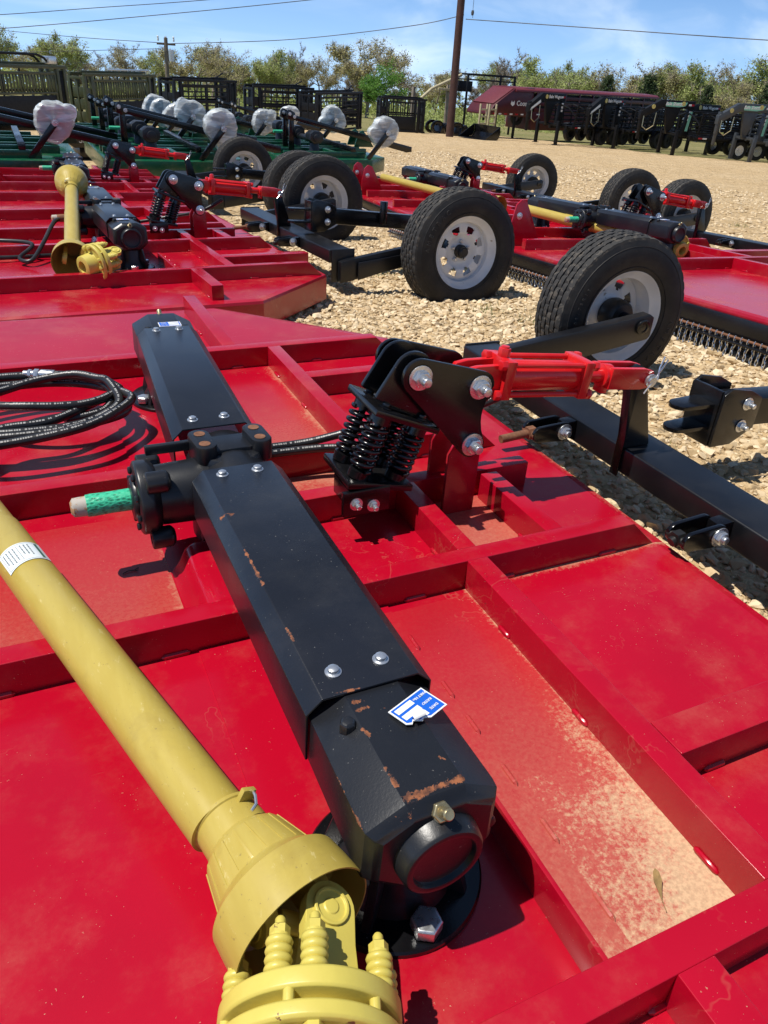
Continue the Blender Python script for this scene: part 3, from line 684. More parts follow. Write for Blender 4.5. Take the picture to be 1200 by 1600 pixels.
def make_shield(parent, ends, name='gearbox_shield', mat='shield'):
    """bent cover over the drive shaft; ends = [(y, centre x, half flat, half outer, ztop, zbevel, zbottom), (..)], y rising"""
    mb = MB(); secs = []
    for (y, cx, hf, ho, zt, zb, z0) in ends:
        pl = [(-ho, z0), (-ho, zb), (-hf, zt), (hf, zt), (ho, zb), (ho, z0)]
        oc = offset_poly(pl, .004); secs.append([(cx + p[0], y + (0.0 if k not in (2, 3, 8, 9) else 0), p[1]) for k, p in enumerate(oc)])
    n = len(secs[0]); vs = [p for s in secs for p in s]; fs = []
    for i in range(len(secs) - 1):
        for j in range(n): fs.append((i * n + j, i * n + (j + 1) % n, (i + 1) * n + (j + 1) % n, (i + 1) * n + j))
    fs += [tuple(range(n))[::-1], tuple(range((len(secs) - 1) * n, len(secs) * n))]
    mb.add(vs, fs); o = mb.build(name, M[mat], parent, .0016, 50, 2)
    for (y, cx, hf, ho, zt, zb, z0), d in ((ends[0], .045), (ends[-1], -.032)):
        for sx in (-.5, .42):
            b = MB(); b.lathe([(.0125, 0), (.0125, .0018), (.009, .003), (.0085, .008), (.006, .0095), (0, .0095)], Matrix.Translation((cx + sx * hf * 1.1, y + d, zt)), 18)
            b.build('shield_screw', M['steel'], o, 0, 35)
    return o

def make_cutter(label, group, loc, rz, body='deck', rail='red', far=1.96, near=1.96, ch_far=(.80, .60), ch_near=(.95, .36), wheel_dx=0.0, shaft='net', torn=False, category='rotary cutter', gs=.93, tilt=(0, 0), wk=1.0):
    root = empty('rotary_cutter', label, category, loc, rz, group); root.rotation_euler = (R(tilt[0]), R(tilt[1]), rz)
    X1 = 1.41; X0 = -.62
    W = lambda u: u - 1.52
    # ---- deck sheet with a rolled lip and side skirt
    def outline(ins):
        a, b = X0 + ins, X1 - ins; f = far - ins; n = -(near - ins); cf, df = ch_far; cn, dn = ch_near; k = ins * .4
        return [(a, n), (cn - k, n), (b, n + dn + k * .6), (b, f - df - k * .6), (cf - k, f), (a, f)]
    d = MB(); d.prism(outline(.028), ZD - .010, ZD)
    A = outline(.028); B = outline(0.0); D_ = outline(-.004); N = len(A)
    def band(P, Q, zp, zq, pq, zq2):
        vs = [(x, y, zp) for x, y in P] + [(x, y, zq) for x, y in Q]
        d.add(vs, [(i, (i + 1) % N, N + (i + 1) % N, N + i)[::-1] for i in range(N)])
    band(A, B, ZD, ZD - .006, 0, 0); band(B, D_, ZD - .006, ZD - .020, 0, 0); band(D_, D_, ZD - .020, .135, 0, 0); band(D_, outline(.01), .135, .13, 0, 0); band(outline(.01), outline(.012), .13, ZD - .012, 0, 0)
    # lap seams of the middle sheet
    d.bb(.199, .612, W(.334) + .0005, W(1.165) - .0005, ZD, ZD + .0035)
    d.bb(.199, .612, W(1.84), W(2.67), ZD, ZD + .0035)
    for k in range(6):
        for xx in (.612,):
            yy = W(.40) + .118 * k + rnd.uniform(-.02, .02); d.tube([(xx, yy, ZD + .0015), (xx, yy + .006, ZD + .0025), (xx, yy + .042, ZD + .0025), (xx, yy + .05, ZD + .0015)], [.002, .0055, .0055, .002], 8)
    d.build('deck', M[body], root, 0, 30)
    mr = M[rail]; F_ = lambda y: min(y, far - .055); N_ = lambda y: max(y, -near + .055)
    spec = [('x', X0 + .03, 1.38, W(.284), W(.334), False, True), ('x', X0 + .03, 1.375, W(1.165), W(1.213), False, True), ('x', .50, 1.225, W(1.538), W(1.585), False, False),
            ('x', X0 + .03, 1.285, W(1.79), W(1.84), False, True), ('x', .853, 1.33, W(2.33), W(2.385), False, True), ('x', X0 + .03, 1.345, W(2.672), W(2.725), False, True),
            ('x', .862, 1.40, W(.553), W(.628), False, False)]
    for (_, a, b, c, e, s0, s1) in spec: rail_x(a, b, c, e, s0, s1).build('rail', mr, root, .007, 40, 3)
    ribs = [(.808, .860, W(.334), W(1.165)), (.598, .660, N_(W(-.40)), W(.284)), (.810, .858, W(1.213), W(1.538)), (1.056, 1.106, W(1.213), W(1.52)), (.808, .856, W(1.84), W(2.672)), (.648, .700, W(2.725), F_(W(3.42)))]
    for (a, b, c, e) in ribs: rib_y(a, b, c, e).build('rib', mr, root, .007, 40, 3)
    rb = MB(); rb.bb(.524, .532, W(.334), W(.80), ZD - .001, ZT - .004); rb.build('rib', mr, root, .002)
    # ---- raised trough and pedestal under the splitter
    tr = MB(); m = frame((0, W(1.452), 0), (1, 0, 0), (0, 0, 1))
    tr.prism([(.200, ZD), (.222, ZD + .030), (.236, ZD + .058), (.252, ZD + .070), (.50, ZD + .070), (.51, ZD)], 0, .238, m); tr.build('splitter_pedestal', mr, root, .012, 45, 3)
    # ---- gearboxes, splitter, shields
    make_gearbox(root, .354, -gs, 0, 'torn' if torn else 'flat', 'cast_worn' if torn else 'cast'); dg = .93 - gs
    ya = R(-2.7); cxf = .354 + gs * math.sin(-ya)
    make_gearbox(root, cxf, gs, PI + ya, 'flat')
    make_shield(root, [(W(.700) + dg, .354, .074, .098, .556, .533, .445), (W(1.405), .354, .074, .098, .556, .533, .445)], mat='shield_worn' if torn else 'shield')
    make_shield(root, [(W(1.605), .354, .074, .098, .560, .537, .45), (W(2.365) - dg, .391 - dg * .05, .068, .092, .560, .538, .45)])
    s = MB(); ys = W(1.495); zs = .463
    s.cyl((.165, ys, zs), (.40, ys, zs), .066, .074, 32)
    s.lathe([(.074, 0), (.082, .004), (.082, .030), (.070, .045)], frame((.150, ys, zs), (0, 1, 0), (0, 0, 1)), 36)
    s.lathe([(.03, -.012), (.045, -.010), (.050, 0), (.0, 0)], frame((.150, ys, zs), (0, 1, 0), (0, 0, 1)), 28)
    for (yy, zz) in ((ys - .055, zs + .062), (ys - .055, zs - .075), (ys + .075, zs + .04), (ys + .065, zs - .06)):
        s.lathe([(.010, .012), (.012, .0), (.022, .0), (.024, .003), (.024, .044), (.014, .052)], frame((.166, yy, zz), (0, 1, 0), (0, 0, 1)), 20)
    for k in range(8):
        a = k * PI / 4 + .3; s.lathe([(.009, -.008), (.009, 0)], frame((.150, ys + .062 * math.cos(a), zs + .062 * math.sin(a)), (0, 1, 0), (0, 0, 1)), 6)
    s.cyl((.365, W(1.40), zs), (.365, W(1.60), zs), .088, .088, 36)
    s.lathe([(.092, .33), (.092, .44), (.08, .53), (.074, .545), (0, .547)], Matrix.Translation((.365, W(1.52), 0)), 32)
    s.box((.368, W(1.525), .530), (.115, .075, .05))
    s.box((.24, W(1.548), .548), (.11, .014, .022))
    for x0 in (.306, .430):
        pts = [(.024 * math.cos(t) , .024 * math.sin(t) + (.027 if math.sin(t) >= 0 else -.027)) for t in [k * 2 * PI / 20 for k in range(20)]]
        hole = [(.009, 0)]
        s.prism(pts, -.05, 0, Matrix.Translation((x0, W(1.52), .572)) @ Matrix.Rotation(R(4), 4, 'Z'))
    s.prism([(.28, .34), (.45, .34), (.44, .42), (.29, .42)], -.06, .06, frame((0, W(1.52), 0), (1, 0, 0), (0, 0, 1)))
    sp = s.build('splitter_gearbox', M['cast'], root, .004, 40, 2)
    for x0 in (.306, .430):
        for dy in (-.026, .026): h = MB(); h.lathe([(.0125, 0), (.0125, .0008), (.0085, .001), (.0, -.0)], Matrix.Translation((x0, W(1.52) + dy, .5722)), 18); h.build('bolt_hole', M['rusty'], sp, 0, 40)
    b = MB(); b.hexbolt((.372, W(1.437), .532), (0, -.35, .9), .011, .012, False); b.build('filler_plug', M['brass'], sp, .001, 30)
    sh = MB()
    if shaft == 'net': sh.lathe([(.0235, 0), (.0245, .01), (.0235, .05), (.0245, .1), (.024, .112)], frame((.048, ys, zs), (0, 1, 0), (0, 0, 1)), 24)
    else: sh.lathe([(.022, 0), (.024, .02), (.023, .11)], frame((.05, ys, zs), (0, 1, 0), (0, 0, 1)), 16)
    shb = MB(); shb.lathe([(.012, 0), (.0205, .006), (.0215, .03), (.0205, .18)], frame((.016, ys, zs), (0, 1, 0), (0, 0, 1)), 24)
    si = shb.build('input_shaft', M['shaftend'], sp, 0, 40); sh.build('shaft_sleeve', M[shaft] if shaft == 'net' else M['rusty'], sp, 0, 40)
    # ---- linkage post, plates and spring pack
    ps = MB()
    for yy in (-.052, .040):
        ps.prism([(.915, ZD - .001), (1.008, ZD - .001), (1.008, .478), (.99, .506), (.955, .512), (.93, .49), (.915, .46)], 0, .012, frame((0, yy + .012, 0), (1, 0, 0), (0, 0, 1)))
    ps.build('linkage_post', mr, root, .002)
    A_, B_, C_ = (.797, .693), (.963, .652), (.961, .500)
    def hull(circs, n=28):
        pts = [(cx + r * math.cos(2 * PI * k / n), cz + r * math.sin(2 * PI * k / n)) for cx, cz, r in circs for k in range(n)]
        pts = sorted(set(pts)); cr = lambda o, a, b: (a[0] - o[0]) * (b[1] - o[1]) - (a[1] - o[1]) * (b[0] - o[0])
        lo = []
        for p in pts:
            while len(lo) > 1 and cr(lo[-2], lo[-1], p) <= 0: lo.pop()
            lo.append(p)
        up = []
        for p in pts[::-1]:
            while len(up) > 1 and cr(up[-2], up[-1], p) <= 0: up.pop()
            up.append(p)
        return lo[:-1] + up[:-1]
    def xz(y): return frame((0, y, 0), (1, 0, 0), (0, 0, 1))
    for yy in (-.068, .080):
        q = MB(); hp = hull([(*A_, .044), (*B_, .040), (C_[0], C_[1], .036)])
        out = []
        for p in hp:                                     # scalloped rear edge
            out.append(p)
        k = max(range(len(out)), key=lambda i: out[i][0] - abs(out[i][1] - .575) * 3)
        for i, p in enumerate(out):
            if p[0] > .985 and abs(p[1] - .575) < .02: out[i] = (p[0] - .02, p[1])
        # add notch where the hull edge spans B..C
        res = []
        for i, p in enumerate(out):
            res.append(p); nx = out[(i + 1) % len(out)]
            if p[0] > .98 and nx[0] > .98 and abs(nx[1] - p[1]) > .06:
                for t in (.25, .4, .5, .6, .75): res.append((p[0] + (nx[0] - p[0]) * t - .022 * math.sin(PI * t), p[1] + (nx[1] - p[1]) * t))
        q.prism(res, 0, .012, xz(yy)); q.build('pivot_plate', M['gloss'], root, .0015)
    up0, up1 = Vector((.690, 0, .628)), Vector((.862, 0, .556)); lo0, lo1 = Vector((.627, 0, .440)), Vector((.800, 0, .404))
    ud = (up1 - up0).normalized(); un = Vector((-ud.z, 0, ud.x)); ld = (lo1 - lo0).normalized(); ln = Vector((-ld.z, 0, ld.x))
    for yy in (-.034, .046):
        q = MB(); hp = hull([(*A_, .050), (up0.x + .02, up0.z + .012, .006), (up1.x - .03, up1.z + .016, .006)]); q.prism(hp, 0, .012, xz(yy)); q.build('spring_arm', M['gloss'], root, .0015)
    q = MB(); uc = (up0 + up1) / 2; q.box((0, 0, -.007), ((up1 - up0).length, .172, .016), frame(uc, ud, (0, 1, 0)))
    upl = q.build('spring_plate', M['gloss'], root, .004)
    q = MB(); lc = (lo0 + lo1) / 2; q.box((0, 0, 0), ((lo1 - lo0).length, .172, .018), frame(lc, ld, (0, 1, 0)))
    lpl = q.build('spring_plate', M['gloss'], root, .004)
    br = MB(); br.bb(.612, .735, -.092, -.078, .362, .425); br.bb(.63, .72, -.078, .018, .372, .425); lb = br.build('spring_bracket', M['gloss'], root, .002)
    for x0 in (.645, .691):
        b = MB(); b.hexbolt((x0, -.092, .392 - (x0 - .645) * .25), (0, -1, 0), .0115, .010, True, .012); b.build('bracket_bolt', M['steel'], lb, 0, 30)
    for sx in (-1, 1):
        for sy in (-1, 1):
            p0 = lc + ld * (.052 * sx) + Vector((0, .047 * sy, 0)) + ln * .009; p1 = uc + ud * (.052 * sx) + Vector((0, .047 * sy, 0)) - un * .014
            ax = p1 - p0; L = ax.length; m = axis_frame(p0, ax); c = MB(); turns = 6.8; n = int(turns * 20)
            pts = []
            for k in range(n + 1):
                t = k / n; a = 2 * PI * turns * t; pts.append((.0262 * math.cos(a), .0262 * math.sin(a), .022 + (L - .044) * t))
            c.tube(pts, .0056, 8, m=m); cs = c.build('coil_spring', M['gloss'], root, 0, 60)
            e = MB(); e.lathe([(.027, 0), (.027, .020), (.020, .024), (.0095, .026), (.0095, L - .026), (.02, L - .024), (.027, L - .022), (.027, L)], m, 24); e.build('spring_seat', M['gloss'], cs, 0, 40)
            b = MB(); b.hexbolt(p1 + un * .016, un, .011, .012, True); b.build('plate_bolt', M['gloss'], upl, .001, 30)
    for (px, pz), r in ((A_, .019), (B_, .019), (C_, .019)):
        b = MB(); b.hexbolt((px, -.080, pz), (0, -1, 0), r * 1.1, .018, True, .021); b.build('linkage_nut', M['steel'], root, .0008, 30)
        b = MB(); b.hexbolt((px, .080, pz), (0, 1, 0), r, .014, True); b.build('linkage_bolt', M['steel'], root, .0008, 30)
    c = MB(); c.lathe([(.034, 0), (.034, .014)], frame((A_[0], -.066, A_[1]), (1, 0, 0), (0, 0, 1)), 24); c.build('spacer_ring', M['gloss'], root, .002, 40)
    # ---- hydraulic cylinder
    P0 = Vector((B_[0], .006, B_[1])); P1 = Vector((1.552, .006, .592)); ax = (P1 - P0); L = ax.length; m = frame(P0, ax, (0, 1, 0)) # local x along
    c = MB(); cyl_ = lambda x0, x1, r, n=28: c.lathe([(r, x0), (r, x1)], m @ frame((0, 0, 0), (0, 1, 0), (0, 0, 1)), n)
    cyl_(.105, .345, .040); 
    for x0 in (.095, .345): c.bb(x0, x0 + .028, -.050, .050, -.050, .050, m)
    for sy in (-1, 1):
        for sz in (-1, 1):
            c.lathe([(.0075, .08), (.0075, .39)], m @ frame((0, .039 * sy, .039 * sz), (0, 1, 0), (0, 0, 1)), 10)
            for x0 in (.078, .373): c.lathe([(.0145, x0), (.0145, x0 + .017)], m @ frame((0, .039 * sy, .039 * sz), (0, 1, 0), (0, 0, 1)), 6)
        c.prism([(.100, -.038), (.100, .038), (.02, .032), (-.012, .024), (-.024, 0), (-.012, -.024), (.02, -.032)], sy * .026 - .008, sy * .026 + .008, m @ Matrix.Rotation(PI / 2, 4, 'X'))
    c.cyl(m @ Vector((.11, 0, .03)), m @ Vector((.11, 0, .072)), .016, .016, 6); c.cyl(m @ Vector((.11, 0, .06)), m @ Vector((.11, 0, .077)), .011, .011, 12)
    cy = c.build('hydraulic_cylinder', M['cylred'], root, .0025, 40)
    c = MB(); cyl_(.37, .46, .020, 20)
    c.lathe([(.032, .445), (.032, .475)], m @ frame((0, 0, 0), (0, 1, 0), (0, 0, 1)), 24)
    c.box((.46, 0, -.037), (.022, .034, .022), m)
    for sy in (-1, 1): c.prism([(.455, -.030), (.455, .030), (L - .02, .030), (L + .012, .024), (L + .026, 0), (L + .012, -.024), (L - .02, -.030)], sy * .028 - .008, sy * .028 + .008, m @ Matrix.Rotation(PI / 2, 4, 'X'))
    c.build('rod_clevis', M['cylred'], cy, .002, 40)
    b = MB(); b.cyl((P1.x, -.050, P1.z), (P1.x, .06, P1.z), .0125, .0125, 16); b.lathe([(.019, 0), (.019, .006), (.013, .007)], frame((P1.x, -.038, P1.z), (1, 0, 0), (0, 0, 1)), 18)
    a0 = Vector((P1.x, -.048, P1.z)); b.tube([a0 + Vector((-.03, -.006, -.03)), a0, a0 + Vector((.03, .01, .025)), a0 + Vector((.05, .012, .055)), a0 + Vector((.035, .012, .065)), a0 + Vector((.022, .008, .035)), a0 + Vector((.012, -.004, .006))], .0022, 6)
    b.build('clevis_pin', M['steel'], cy, 0, 40)
    # ---- rear axle, lug, hinges, wheel arms, wheels
    a = MB(); a.bb(1.548, 1.70, -.95, .95, .288, .368); axl = a.build('axle_beam', M['black'], root, .006, 40, 3)
    l = MB()
    for yy in (-.030, .026):
        pass
    l.prism([(1.540, .275), (1.540, .40), (1.512, .590), (1.522, .615), (1.545, .622), (1.562, .612), (1.64, .3715), (1.64, .369), (1.546, .369), (1.546, .275)], -.016, .016, xz(.006))
    l.build('cylinder_lug', M['gloss'], root, .002)
    for yc, xr, yr in ((-.415, 1.365, -.34), (.235, 1.275, .285)):
        hg = MB()
        for sy in (-1, 1):
            hp = hull([(1.490, .335, .032), (1.40, .335, .026)]); hg.prism(hp, -.006, .006, xz(yc + sy * .027))
        hg.prism([(1.50, .312), (1.551, .292), (1.551, .362), (1.50, .358)], -.020, .020, xz(yc))
        hgo = hg.build('axle_hinge', M['gloss'], root, .002)
        b = MB(); b.hexbolt((1.492, yc - .034, .335), (0, -1, 0), .0185, .016, True, .008); b.build('hinge_bolt', M['steel'], hgo, .001, 30)
        b = MB(); b.cyl((xr, yc, .325), (1.385, yc, .333), .013, .013, 12); b.cyl((1.372, yc, .332), (1.398, yc, .334), .021, .021, 6); b.cyl((1.385, yc - .03, .333), (1.385, yc + .03, .333), .012, .012, 12); b.build('hinge_rod', M['rusty'] if yc > 0 else M['grime'], hgo, 0, 35)
    for sy in (-1, 1):
        wy = sy * (.99); g = MB(); wx = 2.47 + wheel_dx
        g.prism([(1.60, .17), (1.60, .30), (1.66, .315), (wx + .035, .425), (wx + .06, .41), (wx + .06, .325), (wx + .045, .31)], -.026, .026, xz(wy))
        g.bb(1.56, 1.72, min(sy * .951, sy * .964), max(sy * .951, sy * .964), .17, .372)
        g.prism([(1.71, .30), (1.71, .19), (2.02, .26), (2.02, .335)], -.006, .006, xz(wy + sy * .05))
        ao = g.build('wheel_arm', M['black'], root, .005)
        b = MB(); b.cyl((wx, wy - sy * .034, .372), (wx, wy + sy * .12, .372), .030, .030, 20); b.lathe([(.034, 0), (.034, .01), (.022, .012), (.02, .004), (0, .004)], frame((wx, wy - .026 if sy > 0 else wy + .026, .372), (1, 0, 0), (0, 0, 1) if sy > 0 else (0, 0, -1)), 24); b.build('stub_axle', M['gloss'], ao, .001, 40)
        make_wheel(root, wx, sy * 1.185, .372, sy, k=wk)
    # ---- tongue with hitch bracket, front uprights, chain guard
    t = MB(); zt = .47
    t.prism([(-.60, .33), (-.60, .43), (-2.10, zt + .05), (-2.10, zt - .05)], -.05, .05, xz(.06)); tg = t.build('tongue', M['gloss'], root, .006)
    hb = MB()
    for yy in (-.065, .068): hb.prism([(-2.16, zt - .105), (-2.16, zt + .08), (-2.13, zt + .10), (-2.04, zt + .085), (-1.98, zt + .055), (-1.98, zt - .055), (-2.07, zt - .105)], -.006, .006, xz(.06 + yy))
    hb.bb(-2.165, -2.153, .001, .122, zt - .105, zt + .09)
    for dz in (-.045, .035):
        pts = hull([(-2.27, .06, .038), (-2.16, .025, .01), (-2.16, .095, .01)]); hb.prism(pts, zt + dz - .007, zt + dz + .007)
    hbo = hb.build('hitch_bracket', M['gloss'], tg, .002)
    for dz in (-.04, .04):
        b = MB(); b.hexbolt((-2.045, -.012, zt + dz), (0, -1, 0), .0155, .014, True, .016); b.build('hitch_bolt', M['steel'], tg, .001, 30)
    j = MB(); j.cyl((-1.62, -.02, zt - .05), (-1.62, -.02, zt + .10), .028, .028, 16); j.build('jack_socket', M['gloss'], tg, .001, 40)
    j = MB(); j.prism([(-.02, -.09), (.02, -.09), (.03, .08), (.0, .1), (-.02, .08)], -.004, .004, frame((-1.25, .0, zt - .02), (1, 0, 0), (0, 0, 1))); j.build('safety_chain_hook', M['steel'], tg, .001)
    for yy in (-.15, .25):
        u = MB(); u.prism([(-.60, ZD), (-.30, ZD), (-.42, .50), (-.48, .60), (-.53, .615), (-.57, .58), (-.60, .45)], -.007, .007, xz(yy)); uo = u.build('hitch_plate', mr, root, .002)
        b = MB(); b.hexbolt((-.535, yy - .007, .50), (0, -1, 0), .018, .015, True, .01); b.build('hitch_pivot_bolt', M['steel'], uo, .001, 30)
    cg = MB(); cg.bb(-.655, -.626, -near + .02, far - .02, .115, .258); cg.prism([(-.70, .130), (-.656, .145), (-.656, .155), (-.70, .140)], -(far - .02), near - .02, xz(0))
    cgo = cg.build('chain_guard', M['gloss'], root, .003)
    rod = MB(); rod.cyl((-.685, -near + .03, .162), (-.685, far - .03, .162), .007, .007, 8)
    y = -near + .04
    chn = MB(); i = 0
    def link(cx, cy, cz, twist):
        pts = []
        for k in range(8):
            a_ = 2 * PI * k / 8; lx, lz = .008 * math.cos(a_), .018 * math.sin(a_)
            pts.append((cx + (lx if not twist else 0), cy + (lx if twist else 0), cz + lz))
        chn.tube(pts, .0028, 4, True)
    while y < far - .04:
        link(-.685, y, .155, False)
        for q in range(4): link(-.683 + rnd.uniform(-.004, .004), y + rnd.uniform(-.003, .003), 0.127 - q * .027, q % 2 == 0)
        y += .042
    rod.build('chain_rod', M['rusty'], cgo, 0, 40)
    co = chn.build('chain_curtain', M['steel'], cgo, 0, 60); co['kind'] = 'stuff'
    return root

# ------------------------------------------------------------------ drive shafts, hoses
def make_drive_shaft(label, A, Bp, detail=True, clutch=None, group='yellow drive shafts', near_cone=True, far_cone=True, cone_dir=None, cone_k=1.0):
    """guarded telescopic drive shaft from A (far) to Bp (near end of the tube, where the cone starts)"""
    A, Bp = Vector(A), Vector(Bp); d = (Bp - A); L = d.length; d.normalize()
    base = Vector((Bp.x, Bp.y, 0.0)); root = empty('drive_shaft', label, 'drive shaft', base, 0, group)
    m = Matrix.Translation(-base) @ axis_frame(A, d)
    t = MB(); t.lathe([(.042, 0), (.042, L * .45), (.0445, L * .452), (.0445, L + .002)], m, 40); t.build('guard_tube', M['yplastic'], root, 0, 40)
    def cone(mm, nm):
        c = MB()
        sq = (lambda r: (.06 + (r - .06) * .70 if r >= .097 else .047 + (r - .047) * .62) if r > .047 else r) if cone_dir else (lambda r: r)
        c.lathe([(sq(r_), z_) for r_, z_ in [(.0445, -.006), (.048, -.004), (.048, .002), (.0455, .004), (.047, .05), (.0625, .062), (.068, .072), (.088, .135), (.104, .158), (.107, .19), (.109, .232), (.106, .232), (.103, .19), (.100, .162), (.084, .137), (.062, .075), (.044, .05), (.042, .0)]], mm, 56, closed=True)
        for k in range(20):
            a = 2 * PI * k / 20; q = mm @ Matrix.Rotation(a, 4, 'Z')
            c.prism([(sq(r_), z_) for r_, z_ in [(.0655, .066), (.0675, .066), (.088, .131), (.0865, .135)]], -.0016, .0016, q @ frame((0, 0, 0), (1, 0, 0), (0, 0, 1)))
        o = c.build(nm, M['yplastic'], root, 0, 30)
        tab = MB(); q = mm @ Matrix.Rotation(R(60), 4, 'Z'); tab.box((.052, 0, .012), (.022, .022, .010), q); tab.build('guard_tab', M['yplastic'], o, .002)
        w = MB(); w.tube([q @ Vector((.060, -.006, .016)), q @ Vector((.064, 0, .03)), q @ Vector((.060, .004, .044)), q @ Vector((.054, .012, .05))], .0022, 6); w.build('chain_clip', M['steel'], o, 0)
        return o
    mb_ = Matrix.Translation(-base) @ axis_frame(Bp + (Vector((.009, 0, 0)) if cone_dir else Vector((0, 0, 0))), Vector(cone_dir) if cone_dir else d) @ Matrix.Diagonal((1, 1, cone_k, 1))
    if near_cone: cone(mb_, 'guard_cone')
    if far_cone:
        ma = Matrix.Translation(-base) @ axis_frame(A, -d); cone(ma, 'guard_cone')
        y = MB(); y.box((0, 0, .2), (.075, .022, .13), ma @ Matrix.Translation((0, .035, 0))); y.box((0, 0, .2), (.075, .022, .13), ma @ Matrix.Translation((0, -.035, 0))); y.lathe([(.045, .24), (.045, .32), (.025, .32)], ma, 20); y.build('yoke', M['ypaint'], root, .006)
    # inner yoke on the tube end
    def fork(mm, nm, sgn=1, arm=.095, off=.040, wd=.064, th=.019, parent=None, z0=0.0):
        f = MB()
        for s_ in (-1, 1):
            pts = [(-wd / 2 - .006, z0), (wd / 2 + .006, z0), (wd / 2, arm * .6)] + [(wd / 2 * math.cos(a), arm + wd / 2 * math.sin(a)) for a in [PI * k / 12 for k in range(13)]] + [(-wd / 2, arm * .6)]
            q = mm @ frame((0, s_ * off, 0), (1, 0, 0), (0, 0, 1)); f.prism(pts, -th / 2, th / 2, q)
            q2 = mm @ frame((0, s_ * off, arm), (1, 0, 0), (0, 0, 1))
            zo = -s_ * th / 2
            f.lathe([(.023, 0), (.023, .004), (.019, .004), (.019, .0012), (.010, .0012), (.009, .003), (0, .003)], q2 @ (Matrix.Translation((0, 0, zo)) @ (I4 if zo > 0 else Matrix.Rotation(PI, 4, 'X'))), 24)
        return f.build(nm, M['ypaint'], parent or root, .004, 40, 3)
    iy = fork(mb_ @ Matrix.Translation((0, 0, .10)) @ Matrix.Rotation(R(75), 4, 'Z'), 'inner_yoke', arm=.085)
    if clutch:
        P, e, q = (Vector(k) for k in clutch); e.normalize(); q = (q - e * q.dot(e)).normalized(); x = q.cross(e)
        mc = Matrix((x, q, e)).transposed().to_4x4(); mc.translation = P - base      # local z = axis toward the cone, y = arm offset
        yk = fork(mc, 'outer_yoke', arm=.098, off=.041)
        cr = MB(); cr.cyl(mc @ Vector((0, -.045, .098)), mc @ Vector((0, .045, .098)), .013); cr.cyl(mc @ Vector((-.045, 0, .098)), mc @ Vector((.045, 0, .098)), .013); cr.build('cross_journal', M['ypaint'], yk, .001, 40)
        c = MB()
        c.lathe([(.040, .007), (.0985, .008), (.101, .005), (.101, -.011), (.0985, -.014), (.074, -.015), (.074, -.024), (.0995, -.025), (.1025, -.028), (.1025, -.040), (.0995, -.043), (.092, -.044), (.088, -.040), (.060, -.040), (.055, -.10), (.03, -.105), (.03, .007)], mc, 80, closed=True)
        eu = (Vector((0, 0, 1)) - e * e.z).normalized(); er = e.cross(Vector((0, 0, 1))).normalized()
        def rim_at(deg, r, z): return Matrix.Translation(-base) @ axis_frame(P + (eu * math.cos(R(deg)) + er * math.sin(R(deg))) * r + e * z, e)
        for k in range(6): c.lathe([(.0062, -.028), (.0062, -.008)], rim_at(60 * k - 14, .0935, 0), 10)
        for k in range(4):
            for o_ in (-25, 2): c.lathe([(.0115, -.056), (.0115, -.042)], rim_at(90 * k + o_, .085, 0), 6)
        sc = c.build('slip_clutch', M['ypaint'], root, .0012, 40)
        for k in range(8):
            q_ = rim_at(90 * (k // 2) + (-25, 2)[k % 2], .084, .007); s = MB()
            s.lathe([(.0115, 0), (.0115, .042), (.0, .042)], q_, 14)
            for j in range(4): s.lathe([(.011 + .0045 * math.cos(b), .006 + j * .0095 + .0048 * math.sin(b)) for b in [2 * PI * i / 8 for i in range(8)]], q_, 18, closed=True)
            s.lathe([(.0115, .040), (.0115, .051), (.009, .053)], q_, 6); s.lathe([(.0062, .05), (.0062, .060), (.004, .063), (0, .063)], q_, 12)
            s.build('clutch_spring', M['ypaint'], sc, 0, 45)
    if detail:
        m2 = m; zc = L - .765; r = .0450
        def patch(a0, a1, z0, z1, rad, mat, nm, par, rows=None):
            p = MB(); n = 16
            for (b0, b1, y0, y1) in rows or [(a0, a1, z0, z1)]:
                vs = []
                for z in (y0, y1): vs += [(rad * math.cos(b0 + (b1 - b0) * k / n), rad * math.sin(b0 + (b1 - b0) * k / n), z) for k in range(n + 1)]
                p.add(vs, [(k, k + 1, n + 2 + k, n + 1 + k) for k in range(n)], m2)
            return p.build(nm, mat, par)
        return root, patch, L
    return root
# near shaft lying on the nearest deck
dirn = Vector((.283, -.959, 0)).normalized(); pB = Vector((.124, .672, .406)); pA = pB - dirn * 1.62 + Vector((0, 0, .012))
rootN, patch, L_ = make_drive_shaft('large yellow guarded drive shaft lying across the nearest red deck, sprung clutch facing the camera', pA, pB, True,
    ((.155, .398, .402), (.36, .93, .03), (.36, -.22, .88)), far_cone=False, cone_dir=(.25, -.968, 0), cone_k=.82)
def find_angle():
    # angle on the tube that faces up: local frame of axis_frame
    d = (pB - pA).normalized(); mm = axis_frame(pA, d).to_3x3(); up = mm.transposed() @ Vector((0, 0, 1)); return math.atan2(up.y, up.x)
ua = find_angle(); zc = (Vector((-.088, 1.43, .45)) - pA).dot((pB - pA).normalized()) + .062
lab = patch(ua - .95, ua + 1.0, zc - .034, zc + .034, .0458, M['label'], 'warning_label', rootN)
rows = []; rr = random.Random(4)
side = 1
for k in range(8):
    a = ua + .78 - k * .155; z0 = zc - .024; 
    if k == 4: rows.append((a - .012, a + .012, z0, zc + .026)); continue
    z = z0
    zend = zc + rr.uniform(.008, .026)
    while z < zend:
        w = rr.uniform(.003, .009); rows.append((a - .028, a + .028, z, min(z + w, zend))); z += w + .0018
patch(0, 0, 0, 0, .0461, M['ink'], 'label_text', lab, rows)
patch(0, 0, 0, 0, .0461, M['greenink'], 'label_band', lab, [(ua - .74, ua - .60, zc - .028, zc + .028)])
